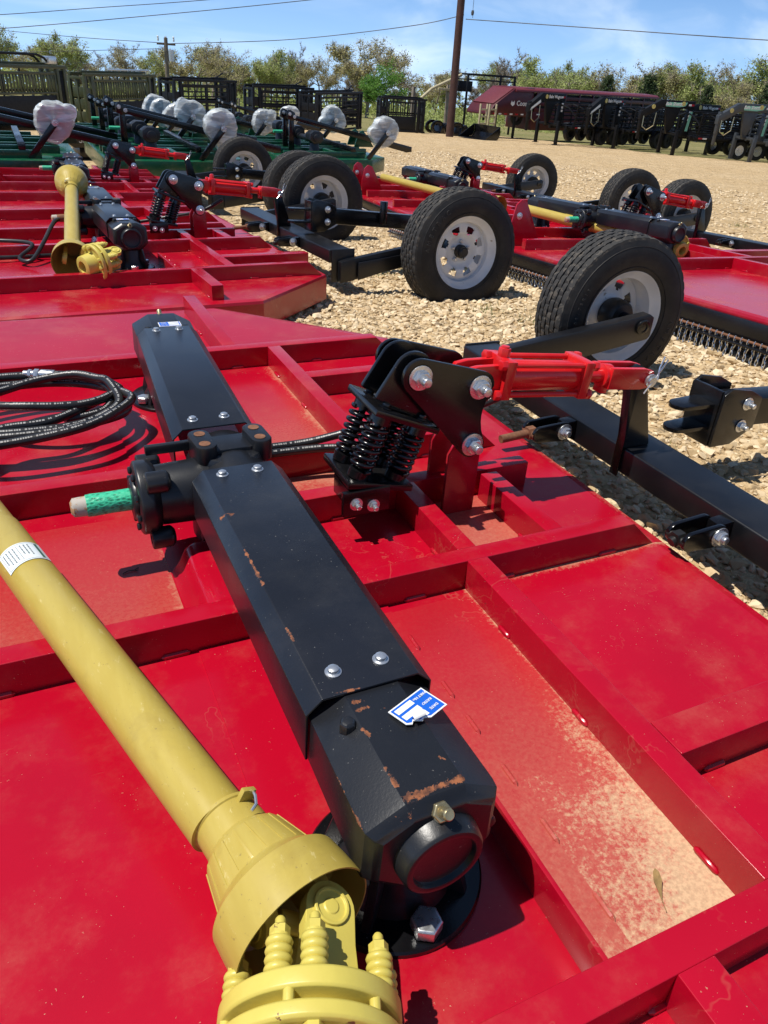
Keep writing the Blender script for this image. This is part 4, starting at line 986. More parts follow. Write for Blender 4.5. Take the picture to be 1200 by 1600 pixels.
bd = [(ua - .80, ua + .90, zc - .0305, zc - .0298), (ua - .80, ua + .90, zc + .0298, zc + .0305), (ua + .885, ua + .90, zc - .0305, zc + .0305)]
patch(0, 0, 0, 0, .0461, M['ink'], 'label_border', lab, bd)

def catmull(pts, n=10):
    P = [Vector(p) for p in pts]; out = []
    for i in range(len(P) - 1):
        a = P[max(i - 1, 0)]; b = P[i]; c = P[i + 1]; d = P[min(i + 2, len(P) - 1)]
        for k in range(n):
            t = k / n; out.append(0.5 * ((2 * b) + (c - a) * t + (2 * a - 5 * b + 4 * c - d) * t * t + (3 * b - a - 3 * c + d) * t ** 3))
    out.append(P[-1]); return out
def make_hose(name, pts, r, parent=None, printed=True, loc=None, view=(-.1, -.55, .83), n=10):
    c = catmull(pts, n); base = Vector(loc) if loc else Vector((0, 0, 0)); c = [p - base for p in c]
    mb = MB(); mb.tube(c, r, 12); o = mb.build(name, M['hose'], parent, 0, 60)
    if loc: o.location = base
    if printed:
        p = MB(); v = Vector(view).normalized(); acc = 0; on = True; rr = random.Random(len(pts)); nxt = .02
        cum = [0]
        for i in range(1, len(c)): cum.append(cum[-1] + (c[i] - c[i - 1]).length)
        def at(s):
            i = 1
            while i < len(cum) - 1 and cum[i] < s: i += 1
            f = (s - cum[i - 1]) / max(1e-6, cum[i] - cum[i - 1]); return c[i - 1].lerp(c[i], f), (c[i] - c[i - 1]).normalized()
        s = 0.02; letter = 0
        while s < cum[-1] - .02:
            q, t = at(s); nr = (v - t * v.dot(t)).normalized(); sd = t.cross(nr); wd = rr.uniform(.003, .0065)
            if letter % 9 != 8 and rr.random() > .08:
                m = Matrix((t, sd, nr)).transposed().to_4x4(); m.translation = q + nr * (r - .0003)
                hh = rr.choice((.0052, .0052, .004)); p.box((0, 0, 0), (wd, hh, .0016), m)
            s += wd + .0022; letter += 1
        p.build('hose_print', M['print'], o)
    return o

# ------------------------------------------------------------------ place the red cutters
RG = 'red rotary cutters in rows'
cut1 = make_cutter('nearest red rotary cutter, filling the foreground, torn blue plate on its front gearbox', RG, (0, 1.52, 0), 0, torn=True)
for k, pts in enumerate([[(.42, .30, .376), (.55, .295, .376), (.66, .285, .382), (.78, .24, .42), (.90, .10, .50), (1.0, .02, .555), (1.06, .005, .60)], [(.43, .265, .374), (.56, .262, .374), (.68, .25, .376), (.82, .20, .39), (.98, .12, .47), (1.15, .06, .56), (1.28, .03, .575)]]):
    make_hose('hydraulic_hose', pts, .0115, cut1)
CP = dict(wk=1.06, gs=.80, far=1.72, near=1.72, ch_far=(.85, .5), ch_near=(.85, .5), body='deckb')
cut2 = make_cutter('red rotary cutter just behind the nearest one, with a rust-brown uncovered input shaft', RG, (.234, 5.494, -.141), R(1.7), shaft='rust', tilt=(-2.0, -.3), wheel_dx=-.11, **CP)
for k, pts in enumerate([[(.42, .30, .376), (.60, .29, .38), (.82, .22, .42), (1.0, .08, .47), (1.15, .03, .55)]]): make_hose('hydraulic_hose', pts, .0115, cut2, False)
cutp = make_cutter('red rotary cutter third back in the left row, bordering the green cutters', RG, (.36, 9.25, -.32), R(-1.5), tilt=(-2.4, 0), wheel_dx=0, **CP)
def copy_cutter(src, label, loc, rz, tilt):
    o = copy_tree(src); o['label'] = label; o.location = loc; o.rotation_euler = (R(tilt[0]), R(tilt[1]), rz); return o
cut4 = make_cutter('red rotary cutter at the right edge, only its black tongue and hitch bracket in view', RG, (4.17, 1.60, -.10), 0, gs=.72, far=.82, near=1.72, ch_far=(1.3, .1), ch_near=(.85, .5), body='deckb')
cut5 = make_cutter('red rotary cutter on the right with a chain curtain, seen beyond the nearest open wheel', RG, (4.03, 5.18, -.151), R(1.6), tilt=(-3.1, 1.6), wheel_dx=.12, gs=.80, far=1.72, near=2.75, ch_far=(.85, .5), ch_near=(1.3, .1), body='deckb')
cut6 = copy_cutter(cutp, 'red rotary cutter farthest back in the right row, before the open gravel', (4.47, 8.93, -.366), R(-5.0), (-2.4, .6))
# drive shafts of the others
make_drive_shaft('yellow drive shaft with open yoke lying on the second red deck', (.415, 5.80, .44), (.295, 4.64, .315), False, ((.40, 4.36, .30), (.85, .45, .1), (.2, -.3, .9)))
make_drive_shaft('long yellow drive shaft on the chain-guarded red deck at right', (4.17, 5.95, .265), (4.40, 4.86, .255), False, ((4.52, 4.42, .25), (.1, .95, .1), (.2, -.3, .9)), near_cone=False, far_cone=False)
make_drive_shaft('yellow drive shaft half hidden behind the white rim of the middle wheel', (4.16, 8.9, .12), (4.55, 7.2, .10), False, far_cone=False)
make_drive_shaft('yellow drive shaft on the green decks, cut by the left edge of the photo', (-.9, 12.9, -.05), (-.22, 11.6, .0), False)

# hose coil on the nearest deck
def coil():
    pts = []
    rc = random.Random(5)
    for (cx, cy, rx, ry, z, t0, t1) in ((-.06, 2.28, .30, .215, .372, .3, 6.5), (-.07, 2.25, .315, .235, .390, 6.5, 12.7), (-.05, 2.27, .27, .185, .392, 12.7, 19.0), (.02, 2.30, .17, .125, .405, 19.0, 25.0)):
        t = t0
        while t < t1:
            pts.append((cx + rx * math.cos(t) + rc.uniform(-.006, .006), cy + ry * math.sin(t) + rc.uniform(-.006, .006), z + .012 * math.sin(t * 1.7) + rc.uniform(-.003, .003))); t += .42
    pts += [(.02, 2.13, .392), (-.12, 2.11, .39), (-.24, 2.00, .385), (-.30, 1.87, .376), (-.42, 1.80, .374)]
    pts = [(-.02, 2.46, .385), (.06, 2.44, .40), (.13, 2.42, .40), (.19, 2.38, .40)] + pts
    # fitting end first
    o = make_hose('hydraulic_hose', pts[3:], .0130, None, True, (0, 2.25, .37), n=6)
    tag(o, 'black printed hydraulic hose coiled on the nearest red deck, beside the gearbox shield', 'hose')
    e = make_hose('hose_end', [(.02, 2.462, .405), (.10, 2.43, .404), (.17, 2.37, .40), (.20, 2.30, .385), (.16, 2.20, .375), (.05, 2.16, .375)], .0130, o, True, None, n=10)
    for v in e.data.vertices: v.co -= Vector((0, 2.25, .37))
    for c_ in children(e):
        for v in c_.data.vertices: v.co -= Vector((0, 2.25, .37))
    f = MB(); a = Vector((.022, 2.461, .405)) - Vector((0, 2.25, .37)); dx = Vector((-.08, .03, .002)).normalized()
    f.cyl(a + dx * -.03, a + dx * .012, .0155, .0155, 20); f.cyl(a + dx * .012, a + dx * .018, .011); f.cyl(a + dx * .018, a + dx * .032, .0165, .0165, 6); f.cyl(a + dx * .032, a + dx * .04, .011); f.cyl(a + dx * .04, a + dx * .05, .014, .014, 6); f.cyl(a + dx * .05, a + dx * .064, .0095)
    f.build('hose_fitting', M['steel'], o, .0008, 35)
coil()
for i, (lab_, pts) in enumerate((('black hydraulic hose curled up on the second red deck at left', [(-.35, 5.30, .25), (-.1, 5.25, .245), (.10, 5.10, .25), (.02, 4.97, .20), (.08, 4.90, .20), (.16, 5.05, .26), (.24, 5.22, .34), (.28, 5.30, .35)]),
                          ('black hydraulic hose lying straight across the second red deck', [(-.30, 5.02, .20), (-.06, 5.06, .185), (.14, 5.10, .18), (.4, 5.14, .18), (.62, 5.2, .19)]),
                          ('black hydraulic hose lying along the third red deck', [(-.4, 8.60, .08), (.0, 8.58, .0), (.3, 8.60, .0), (.6, 8.63, .0)]))):
    o = make_hose('hydraulic_hose', pts, .012, None, False, (0, pts[0][1], .3)); tag(o, lab_, 'hose')
# dry leaf and twigs on the deck
def leaf():
    mb = MB(); m = frame((.712, .420, .291), (-.45, -.75, 0), (.8, -.4, .25))
    for s in (-1, 1): mb.add([(-.03, 0, 0), (-.02, s * .006, .003), (.0, s * .0085, .004), (.02, s * .004, .002), (.045, 0, .0)], [(0, 4, 3, 2, 1) if s > 0 else (0, 1, 2, 3, 4)], m)
    for s in (-1, 1): mb.add([(-.03, 0, -.001), (-.02, s * .006, .002), (.0, s * .0085, .003), (.02, s * .004, .001), (.045, 0, -.001)], [(0, 1, 2, 3, 4) if s > 0 else (0, 4, 3, 2, 1)], m)
    mb.tube([m @ Vector((.04, 0, .001)), m @ Vector((.065, .004, -.001))], .0008, 5)
    o = mb.build('dry_leaf', simple('dry_brown_leaf', (0.30, 0.19, 0.07), 0.7, 0, 0.4, 80)); o.data.transform(Matrix.Scale(.72, 4) @ Matrix.Translation((-.712, -.42, -.287))); o.location = (.712, .42, .287)
    tag(o, 'small dry brown leaf on the dusty deck panel', 'leaf')
    t = MB(); t.tube([(0, 0, .002), (.012, .006, .003), (.026, .006, .002), (.036, .012, .003)], .0011, 5); t.tube([(.026, .006, .002), (.032, .0, .004)], .0009, 5)
    o = t.build('twig', simple('dark_twig', (.04, .03, .025), .8)); o.location = (.10, 1.475, ZD); tag(o, 'tiny dark twig on the red deck beside the input shaft shadow', 'twig')
leaf()

# ------------------------------------------------------------------ green cutters
def make_wrapped_wheel(root, x, y, z, seed):
    """solid tail wheel on a raised arm, bagged in stretch wrap"""
    a = MB(); a.prism([(x - .36, z - .38), (x - .30, z - .41), (x + .03, z - .03), (x + .035, z + .02), (x - .01, z + .035)], -.022, .022, frame((0, y - .15, 0), (1, 0, 0), (0, 0, 1)))
    a.cyl((x, y - .18, z), (x, y + .14, z), .022); ao = a.build('tail_wheel_arm', M['gloss'], root, .004)
    b = MB(); b.hexbolt((x, y - .175, z), (0, -1, 0), .028, .02, True); b.build('axle_bolt', M['steel'], ao, 0, 30)
    t = MB(); t.lathe([(.0, .06), (.11, .06), (.12, .08), (.195, .075), (.215, .05), (.215, -.05), (.195, -.075), (.12, -.08), (.11, -.06), (0, -.06)], frame((x, y, z), (1, 0, 0), (0, 0, -1)), 32)
    t.build('tail_wheel', M['greytyre'], root, 0, 40)
    rg = random.Random(seed); n = 60; rows = [(.02, .094), (.09, .096), (.16, .097), (.205, .092), (.229, .070), (.236, .03), (.236, -.03), (.229, -.07), (.205, -.092), (.16, -.097), (.09, -.096), (.02, -.094)]
    vs = []; ph = [rg.uniform(0, 6) for _ in range(6)]
    for i, (r, zz) in enumerate(rows):
        for j in range(n):
            th = 2 * PI * j / n; edge = 1 if r > .19 else .3
            k = 1 + edge * (.05 * math.sin(2 * th + ph[0]) + .045 * math.sin(3 * th + ph[1]) + .018 * math.sin(9 * th + ph[2] + .5 * i) + rg.uniform(-.022, .022))
            u_ = (th + ph[3]) % (2 * PI)
            if .3 < u_ < 1.15 and 3 < i < 8: k += .26 * math.sin((u_ - .3) / .85 * PI)
            vs.append((r * k * math.cos(th), r * k * math.sin(th), zz * (1 + .06 * math.sin(5 * th + ph[4] + i * .3)) + rg.uniform(-.002, .002)))
    fs = [(i * n + j, i * n + (j + 1) % n, (i + 1) * n + (j + 1) % n, (i + 1) * n + j) for i in range(len(rows) - 1) for j in range(n)]
    w = MB(); w.add(vs, fs, frame((x, y, z), (1, 0, 0), (0, 0, -1))); w.build('plastic_wrap', M['wrap'], root, 0, 35)
GL = 'green rotary cutters behind the red ones'
def make_green(label, loc, wx=1.3, wys=(-1.05, 1.05), posts=(-.62, .62), rz=0.0, wz=.71, seed=1):
    root = empty('rotary_cutter', label, 'rotary cutter', loc, rz, GL)
    g = M['green']; d = MB(); d.prism([(-.35, -1.35), (1.15, -1.35), (1.55, -.95), (1.55, .95), (1.15, 1.35), (-.35, 1.35)], .30, .308)
    d.bb(-.35, -.34, -1.35, 1.35, .10, .30); d.bb(-.34, 1.15, -1.352, -1.34, .10, .30); d.bb(-.34, 1.15, 1.34, 1.352, .10, .30); d.prism([(1.15, -1.352), (1.552, -.95), (1.54, -.945), (1.145, -1.34)], .10, .30); d.build('deck', g, root, .003)
    for y in (-1.15, -.62, -.32, .26, .56, 1.09): r_ = MB(); r_.bb(-.30, 1.35 if abs(y) < 1 else 1.1, y, y + .06, .307, .40); r_.build('rail', g, root, .006, 40)
    for x, y0, y1 in ((.55, -1.09, -.62), (.55, .62, 1.09), (.15, -.26, .26)): r_ = MB(); r_.bb(x, x + .06, y0 + .0, y1, .307, .40); r_.build('rib', g, root, .006, 40)
    for y in (-.9, .0, .9):
        gb = MB(); oct_ = [(.05, .68), (.11, .64), (.115, .55), (.06, .50), (-.06, .50), (-.115, .55), (-.11, .64), (-.05, .68)]
        gb.prism(oct_, -.12, .12, frame((.30, y, 0), (1, 0, 0), (0, 0, 1))); gb.lathe([(.065, .10), (.06, .155), (0, .155)], frame((.30, y, .58), (1, 0, 0), (0, 0, 1)), 20)
        gb.lathe([(.15, .306), (.15, .325), (.09, .335), (.075, .5)], Matrix.Translation((.30, y, 0)), 24); go = gb.build('gearbox', M['cast'], root, .006, 40)
        if y == 0:
            q = MB(); q.lathe([(.09, 0), (.09, .05), (.06, .06), (.06, .16)], frame((.05, y, .58), (0, 1, 0), (0, 0, 1)), 24); q.build('input_housing', M['cast'], go, .002, 40)
            q = MB(); q.lathe([(.023, -.16), (.024, 0)], frame((.05, y, .58), (0, 1, 0), (0, 0, 1)), 16); q.build('input_shaft', M['net'], go, 0, 40)
    sh = MB(); sh.cyl((.30, -.8, .54), (.30, .8, .54), .045, .045, 16); sh.build('shaft_tube', M['cast'], root, 0, 40)
    for y in posts:
        p = MB(); p.prism([(-.045, .307), (.05, .307), (.04, .86), (.0, .91), (-.035, .86)], -.02, .02, frame((0, y, 0), (1, 0, 0), (0, 0, 1)))
        for s_ in (-.032, .032): p.prism([(-.075, .82), (-.07, .91), (-.03, .95), (.05, .91), (.075, .81), (.0, .79)], -.008, .008, frame((0, y + s_, 0), (1, 0, 0), (0, 0, 1)))
        po = p.build('hitch_post', M['gloss'], root, .003)
        for px, pz in ((-.035, .89), (.045, .85)): b = MB(); b.hexbolt((px, y - .04, pz), (0, -1, 0), .018, .016, True); b.build('post_bolt', M['steel'], po, 0, 30)
        br = MB(); br.prism([(.03, .805), (.04, .875), (2.25, .44), (2.25, .36), (2.15, .35)], -.03, .03, frame((0, y + .08, 0), (1, 0, 0), (0, 0, 1))); br.build('brace_bar', M['gloss'], root, .004)
        lu = MB(); lu.prism([(1.25, .40), (1.62, .40), (1.50, .56), (1.40, .66), (1.32, .62)], -.012, .012, frame((0, y + .30, 0), (1, 0, 0), (0, 0, 1))); lu.build('tail_lug', g, root, .002)
    for k, y in enumerate(wys): make_wrapped_wheel(root, wx, y, wz, seed * 10 + k)
    tb = MB(); tb.bb(.85, .93, -1.15, 1.15, .40, .47); tb.build('tail_axle', M['gloss'], root, .005)
    return root
def gloc(x, y, dz=0): return (x, y, gz(x, y) + dz)
make_green('green cutter at the left edge with one big plastic-wrapped wheel above its brace', gloc(-.60, 12.1, .02), 1.3, (-1.0,), (-.62, .62), seed=1)
make_green('green cutter with the two largest plastic-wrapped wheels side by side', gloc(1.62, 12.5, .04), 1.22, (-1.1, .75), seed=2)
make_green('green cutter nearest the open gravel, two wrapped wheels over its long brace', gloc(4.42, 13.7, .06), 1.42, (-1.15, 1.15), (-.62, -.30), seed=3)
make_green('green cutter with two upright hitch posts before the olive chute', gloc(1.82, 16.6, .03), 1.25, (-1.0, .3, 1.2), seed=4)
make_green('green cutter in the middle, its hitch post before the first black chute', gloc(3.55, 17.3, .02), 1.35, (-1.1,), seed=5)
make_green('farthest green cutter, its wrapped wheel half behind another hitch post', gloc(5.35, 20.8, .1), 1.3, (-1.0,), seed=6)

# ------------------------------------------------------------------ cattle chutes
def make_chute(label, pl, pr, h, mat, style, depth=1.3, txt=None):
    dx, dy = pr[0] - pl[0], pr[1] - pl[1]; w = math.hypot(dx, dy); rz = math.atan2(dy, dx)
    x, y = (pl[0] + pr[0]) / 2, (pl[1] + pr[1]) / 2
    root = empty('cattle_chute', label, 'cattle chute', (x, y, gz(x, y)), rz, 'cattle chutes along the pasture edge'); mt = M[mat]; a = w / 2; t = .055
    f = MB()
    for px in (-a, -a + .32, a - .42, a - .12):
        for py in (0, depth): f.bb(px - t, px + t, py - t, py + t, 0, h)
    for py in (0, depth):
        f.bb(-a, a, py - t, py + t, h, h + .09); f.bb(-a, a, py - t * .8, py + t * .8, .02, .10)
    for px in (-a, a - .12): f.bb(px - t, px + t, t + .002, depth - t - .002, h - .10, h - .02)
    f.bb(-a + .2, a - .2, depth * .5 - .04, depth * .5 + .04, h + .091, h + .15); f.build('frame', mt, root, .004)
    x0, x1 = -a + .40, a - .52; zs = h * .52
    g = MB(); g.bb(x0, x1, -.035, .035, zs, zs + .06); g.bb(x0, x1, -.036, .036, h - .16, h - .09); g.bb(x0 - .0, x0 + .06, -.034, .034, .12, h - .1); g.bb(x1 - .06, x1, -.034, .034, .12, h - .1)
    if style == 'bars':
        k = x0 + .14
        while k < x1 - .1: g.bb(k, k + .035, -.03, .03, zs + .06, h - .16); k += .125
    else:
        z = .22
        while z < h - .2: g.bb(x0 + .06, x1 - .06, -.03, .03, z, z + .045); z += .165
        g.bb((x0 + x1) / 2 - .03, (x0 + x1) / 2 + .03, -.031, .031, .12, h - .16)
    go = g.build('squeeze_gate', mt, root, .003)
    if style == 'bars':
        p = MB(); p.bb(x0 + .07, x1 - .07, -.02, .02, .14, zs - .03); po = p.build('kick_panel', M['chuteblack'], root, .003)
        if txt: text_part('maker_lettering', txt, .16, frame(((x0 + x1) / 2 - .12, -.022, zs * .55), (1, 0, 0), (0, 0, 1)), M['white'], po)
    s = MB()
    for side in (-1, 1):
        px = -a if side < 0 else a - .12; s = MB()
        for z0 in (.16, .52, .88): s.bb(px - .02, px + .02, .08, depth - .08, z0, z0 + .30)
        s.bb(px - .035, px + .035, depth * .5 - .03, depth * .5 + .03, .1, h); s.build('side_panel', mt, root, .004)
    s = MB()
    for z0 in (.14, .50, .86): s.bb(-a + .06, -a + .28, -.02, .02, z0, z0 + .32 if z0 < .8 else h - .35)
    s.build('front_panel', mt, root, .004)
    b = MB(); 
    for k in range(5): b.bb(a - .36 + k * .055, a - .34 + k * .055, -.02, .02, .12, h - .05)
    b.bb(-a + .1, a - .2, depth - .03, depth + .03, h * .55, h * .6)
    for k in range(7): b.bb(-a + .4 + k * (w - 1) / 7, -.0 - a + .44 + k * (w - 1) / 7, depth - .02, depth + .02, .1, h)
    b.build('rear_gate', M['chuteblack'], root, .002)
    if style == 'bars' and txt:
        hc = MB()
        for yy in (.15, .5): hc.tube([(-a + .15, yy, h + .1), (-a + .25, yy, h + .30), (-a + .5, yy, h + .36), (a - 1.0, yy, h + .36), (a - .72, yy, h + .28), (a - .5, yy, h + .1)], .035, 8)
        hc.build('hoop_guard', M['chuteblack'], root)
        p = MB(); p.box((-.15, .3, h + .3), (.5, .3, .28)); p.lathe([(.20, -.1), (.20, .1)], frame((.22, .25, h + .42), (1, 0, 0), (0, 0, 1)), 20); p.cyl((-.3, .3, h + .4), (-.1, .1, h + .4), .08); p.build('power_pack', M['chuteblack'], root, .01, 40)
        p = MB(); p.box((a - .45, .2, h + .22), (.34, .3, .22)); p.build('valve_box', M['steel'], root, .03)
    if style != 'bars':
        l = MB(); l.tube([(a - .9, depth * .5, h + .1), (a - .4, depth * .5, h + .32)], .03, 6); l.box((a - .75, depth * .5, h + .12), (.4, .2, .1)); l.build('latch_lever', mt, root, .004)
    return root
c0 = make_chute('olive green cattle chute with a power pack and hoops on top, far left', (-2.1, 24.9), (2.42, 29.3), 1.44, 'olive', 'bars', .6, 'Gobob')
c1 = make_chute('olive green cattle chute with a pale bar lying on its top rail', (3.0, 29.9), (5.75, 32.5), 1.50, 'olive', 'bars', .6)
b = MB(); b.bb(-.3, 1.9, .25, .33, 1.66, 1.72); b.build('light_bar', M['steel'], c1, .01)
make_chute('leftmost black cattle chute, beside the grey utility pole', (6.7, 34.0), (9.65, 35.7), 1.58, 'chuteblack', 'rails', .8)
make_chute('second black cattle chute from the left, half behind a green hitch post', (10.65, 36.7), (13.7, 37.3), 1.58, 'chuteblack', 'rails', .8)
make_chute('third black cattle chute, directly behind a wrapped wheel', (13.0, 35.1), (16.6, 38.4), 1.52, 'chuteblack', 'rails', .8)
make_chute('rightmost black cattle chute with a barred upper half and solid lower panel', (18.4, 40.1), (20.8, 39.6), 1.52, 'chuteblack', 'bars', .7)

# ------------------------------------------------------------------ trailers
def make_dual(parent, x, y, z, r=.38, sy=1, rim='trailerblack'):
    w = MB(); m = frame((x, y, z), (1, 0, 0), (0, 0, 1) if sy < 0 else (0, 0, -1))
    w.lathe([(r * .56, -.11), (r * .7, -.125), (r * .93, -.12), (r, -.09), (r, .09), (r * .93, .12), (r * .7, .125), (r * .56, .11)], m, 28, closed=True); o = w.build('wheel', M['rubber'], parent, 0, 40)
    q = MB(); q.lathe([(r * .58, .10), (r * .5, .05), (r * .45, .06), (r * .2, .07), (r * .17, .13), (0, .13)][::-1], m, 20)
    for k in range(6): q.lathe([(r * .07, .06), (r * .07, .075)], m @ Matrix.Translation((r * .33 * math.cos(k), r * .33 * math.sin(k), 0)), 6)
    q.build('rim', M[rim], o, 0, 40)
def make_hay_trailer(label, loc, rz, mat='trailerblack', word='Bale Wagon', style=0, rim='trailerblack'):
    root = empty('hay_trailer', label, 'trailer', loc, rz, 'gooseneck hay trailers parked in a row'); mt = M[mat]; W2 = .85
    n = MB(); n.lathe([(.07, .55), (.07, .95), (.09, .95), (.09, 1.75), (0, 1.75)], Matrix.Translation((0, 0, 0)), 16); n.build('coupler_tube', mt, root, .003)
    n = MB(); fr = frame((0, 0, 0), (1, 0, 0), (0, 0, 1))
    n.prism([(-.10, 1.30), (-.10, 1.62), (.75, 2.10), (2.35, 2.10), (2.35, 1.80), (.85, 1.80)], -.11, .11, fr); n.prism([(2.0, .74), (2.35, .74), (2.35, 1.80), (2.12, 1.80)], -.10, .10, fr)
    no = n.build('gooseneck', mt, root, .015)
    gs_ = MB(); gs_.prism([(1.05, 1.80), (1.75, 1.80), (1.50, 1.0), (1.32, .80), (1.22, 1.0)], -.06, .06, fr); gs_.build('gusset', mt, root, .006)
    if style == 0:
        d = MB(); d.lathe([(.09, 0), (.09, .01), (0, .01)], frame((1.0, -.112, 1.96), (1, 0, 0), (0, 0, 1)), 20); d.build('round_decal', M['gold'], no)
        text_part('sign_lettering', word, .19, frame((1.62, -.114, 1.96), (1, 0, 0), (0, 0, 1)), M['white'], no, .002, bold=.004)
        d = MB(); d.prism([(-.03, 1.38), (.02, 1.50), (.60, 1.83), (.64, 1.72)], 0, .003, frame((0, -.112, 0), (1, 0, 0), (0, 0, 1))); d.build('slanted_decal', M['label'], no)
    else:
        d = MB(); d.prism([(.98, 1.86), (1.0, 2.02), (1.75, 2.03), (1.98, 2.05), (1.90, 1.90), (1.6, 1.85)], 0, .003, frame((0, -.112, 0), (1, 0, 0), (0, 0, 1))); d.build('sign_band', M['mint'], no)
        text_part('sign_lettering', word, .17, frame((1.36, -.117, 1.96), (1, 0, 0), (0, 0, 1)), M['white'], no, .002, shear=.25, bold=.004)
        for q, (cx, cz) in enumerate(((1.80, 1.99), (.42, 1.82))): d = MB(); d.lathe([(.085, 0), (.085, .012), (0, .012)], frame((cx, -.1145, cz), (1, 0, 0), (0, 0, 1)), 18); d.build('round_decal', M['gold'], no)
        d = MB(); d.prism([(2.13, .95), (2.19, 1.70), (2.31, 1.72), (2.25, .95)], 0, .003, frame((0, -.103, 0), (1, 0, 0), (0, 0, 1))); d.build('side_band', M['mint'], no)
    d = MB(); d.bb(2.05, 2.18, -.114, -.1115, 1.92, 1.99); d.build('white_reflector', M['white'], no); d = MB(); d.bb(2.182, 2.31, -.114, -.1115, 1.92, 1.99); d.build('red_reflector', M['redlabel'], no)
    for k in range(3): d = MB(); d.bb(2.14, 2.27, -.1035, -.1015, 1.35 + k * .14, 1.44 + k * .14); d.build('warning_decal', M['white'], no)
    for sy in (-1, 1):
        l = MB(); l.bb(1.42, 1.56, sy * .62 - .06, sy * .62 + .06, .02, 1.0); l.bb(1.38, 1.60, sy * .62 - .13, sy * .62 + .13, 0, .02); l.bb(1.44, 1.54, min(0, sy * .56), max(0, sy * .56), .80, .90); l.build('landing_leg', mt, root, .006)
    c = MB(); c.tube([(.05, -.13, 1.45), (.02, -.2, 1.05), (.25, -.2, .92), (.55, -.18, 1.1), (.6, -.12, 1.6)], .02, 6); c.build('safety_chain', M['brass'], root)
    f = MB()
    for sy in (-1, 1): f.bb(2.2, 9.0, sy * .5 - .06, sy * .5 + .06, .62, .82); f.bb(2.2, 9.0, sy * W2 - .05, sy * W2 + .05, .70, .80)
    k = 2.3
    while k < 9: f.bb(k, k + .07, -W2 + .051, W2 - .051, .721, .79); k += .75
    f.build('trailer_frame', mt, root, .006)
    ro = MB(); k = 2.4
    for sy in (-1, 1):
        for z in (.96, 1.14, 1.32, 1.50, 1.68): ro.tube([(2.3, sy * (W2 + (z - .8) * .12), z), (8.95, sy * (W2 + (z - .8) * .12), z)], .034, 6)
        k = 2.35
        while k < 9: ro.tube([(k, sy * W2, .80), (k, sy * (W2 + .10), 1.69)], .035, 6); k += .62
    for k in (2.4, 3.4, 4.6, 6.0, 7.4, 8.8): ro.tube([(k, -W2, 1.2), (k - .25, -.55, 1.55), (k - .3, 0, 1.68), (k - .25, .55, 1.55), (k, W2, 1.2)], .03, 6)
    ro.build('bale_rail', mt, root, 0, 50)
    for sy in (-1, 1):
        for x in (4.4, 5.3, 6.2): make_dual(root, x, sy * .98, .37, .37, sy, rim)
        fe = MB(); fe.prism([(3.9, .62), (4.05, .82), (6.55, .82), (6.7, .62), (6.65, .62), (6.52, .79), (4.08, .79), (3.95, .62)], -.13, .13, frame((0, sy * .99, 0), (1, 0, 0), (0, 0, 1))); fe.build('fender', mt, root, .003)
    d = MB(); d.bb(2.6, 2.8, -.905, -.9, .715, .775); d.build('white_reflector', M['white'], root); d = MB(); d.bb(2.4, 2.59, -.905, -.9, .715, .775); d.build('red_reflector', M['redlabel'], root)
    return root
def tl(x, y): return (x, y, gz(x, y) + .015)
make_hay_trailer('black gooseneck hay trailer lettered Bale Wagon, nearest the maroon trailer', tl(22.4, 32.6), R(14))
make_hay_trailer('second black Bale Wagon hay trailer, before the rear of the maroon trailer', tl(25.2, 31.8), R(14))
make_hay_trailer('black gooseneck hay trailer with a mint green sign band', tl(25.5, 28.6), R(-14), style=1, word='Bale Shuttle', rim='steel')
make_hay_trailer('dark grey gooseneck hay trailer at the right edge with a mint sign', tl(26.9, 25.6), R(-10), mat='trailergrey', style=1, word='Bale Shuttle', rim='rim')
_src = [o for o in bpy.data.objects if o.name.startswith('hay_trailer') and o.parent is None]
for lb, x, y, rz in (('black hay trailer parked behind the two lettered Bale Wagon ones, before the maroon side', 28.6, 35.6, 14), ('black hay trailer behind the mint-banded one, mostly its rails and wheels showing', 29.5, 30.4, 2), ('black hay trailer behind the dark grey one at the right edge', 31.0, 27.4, -8)):
    o = copy_tree(_src[0]); o['label'] = lb; o.location = tl(x, y); o.rotation_euler = (0, 0, R(rz))
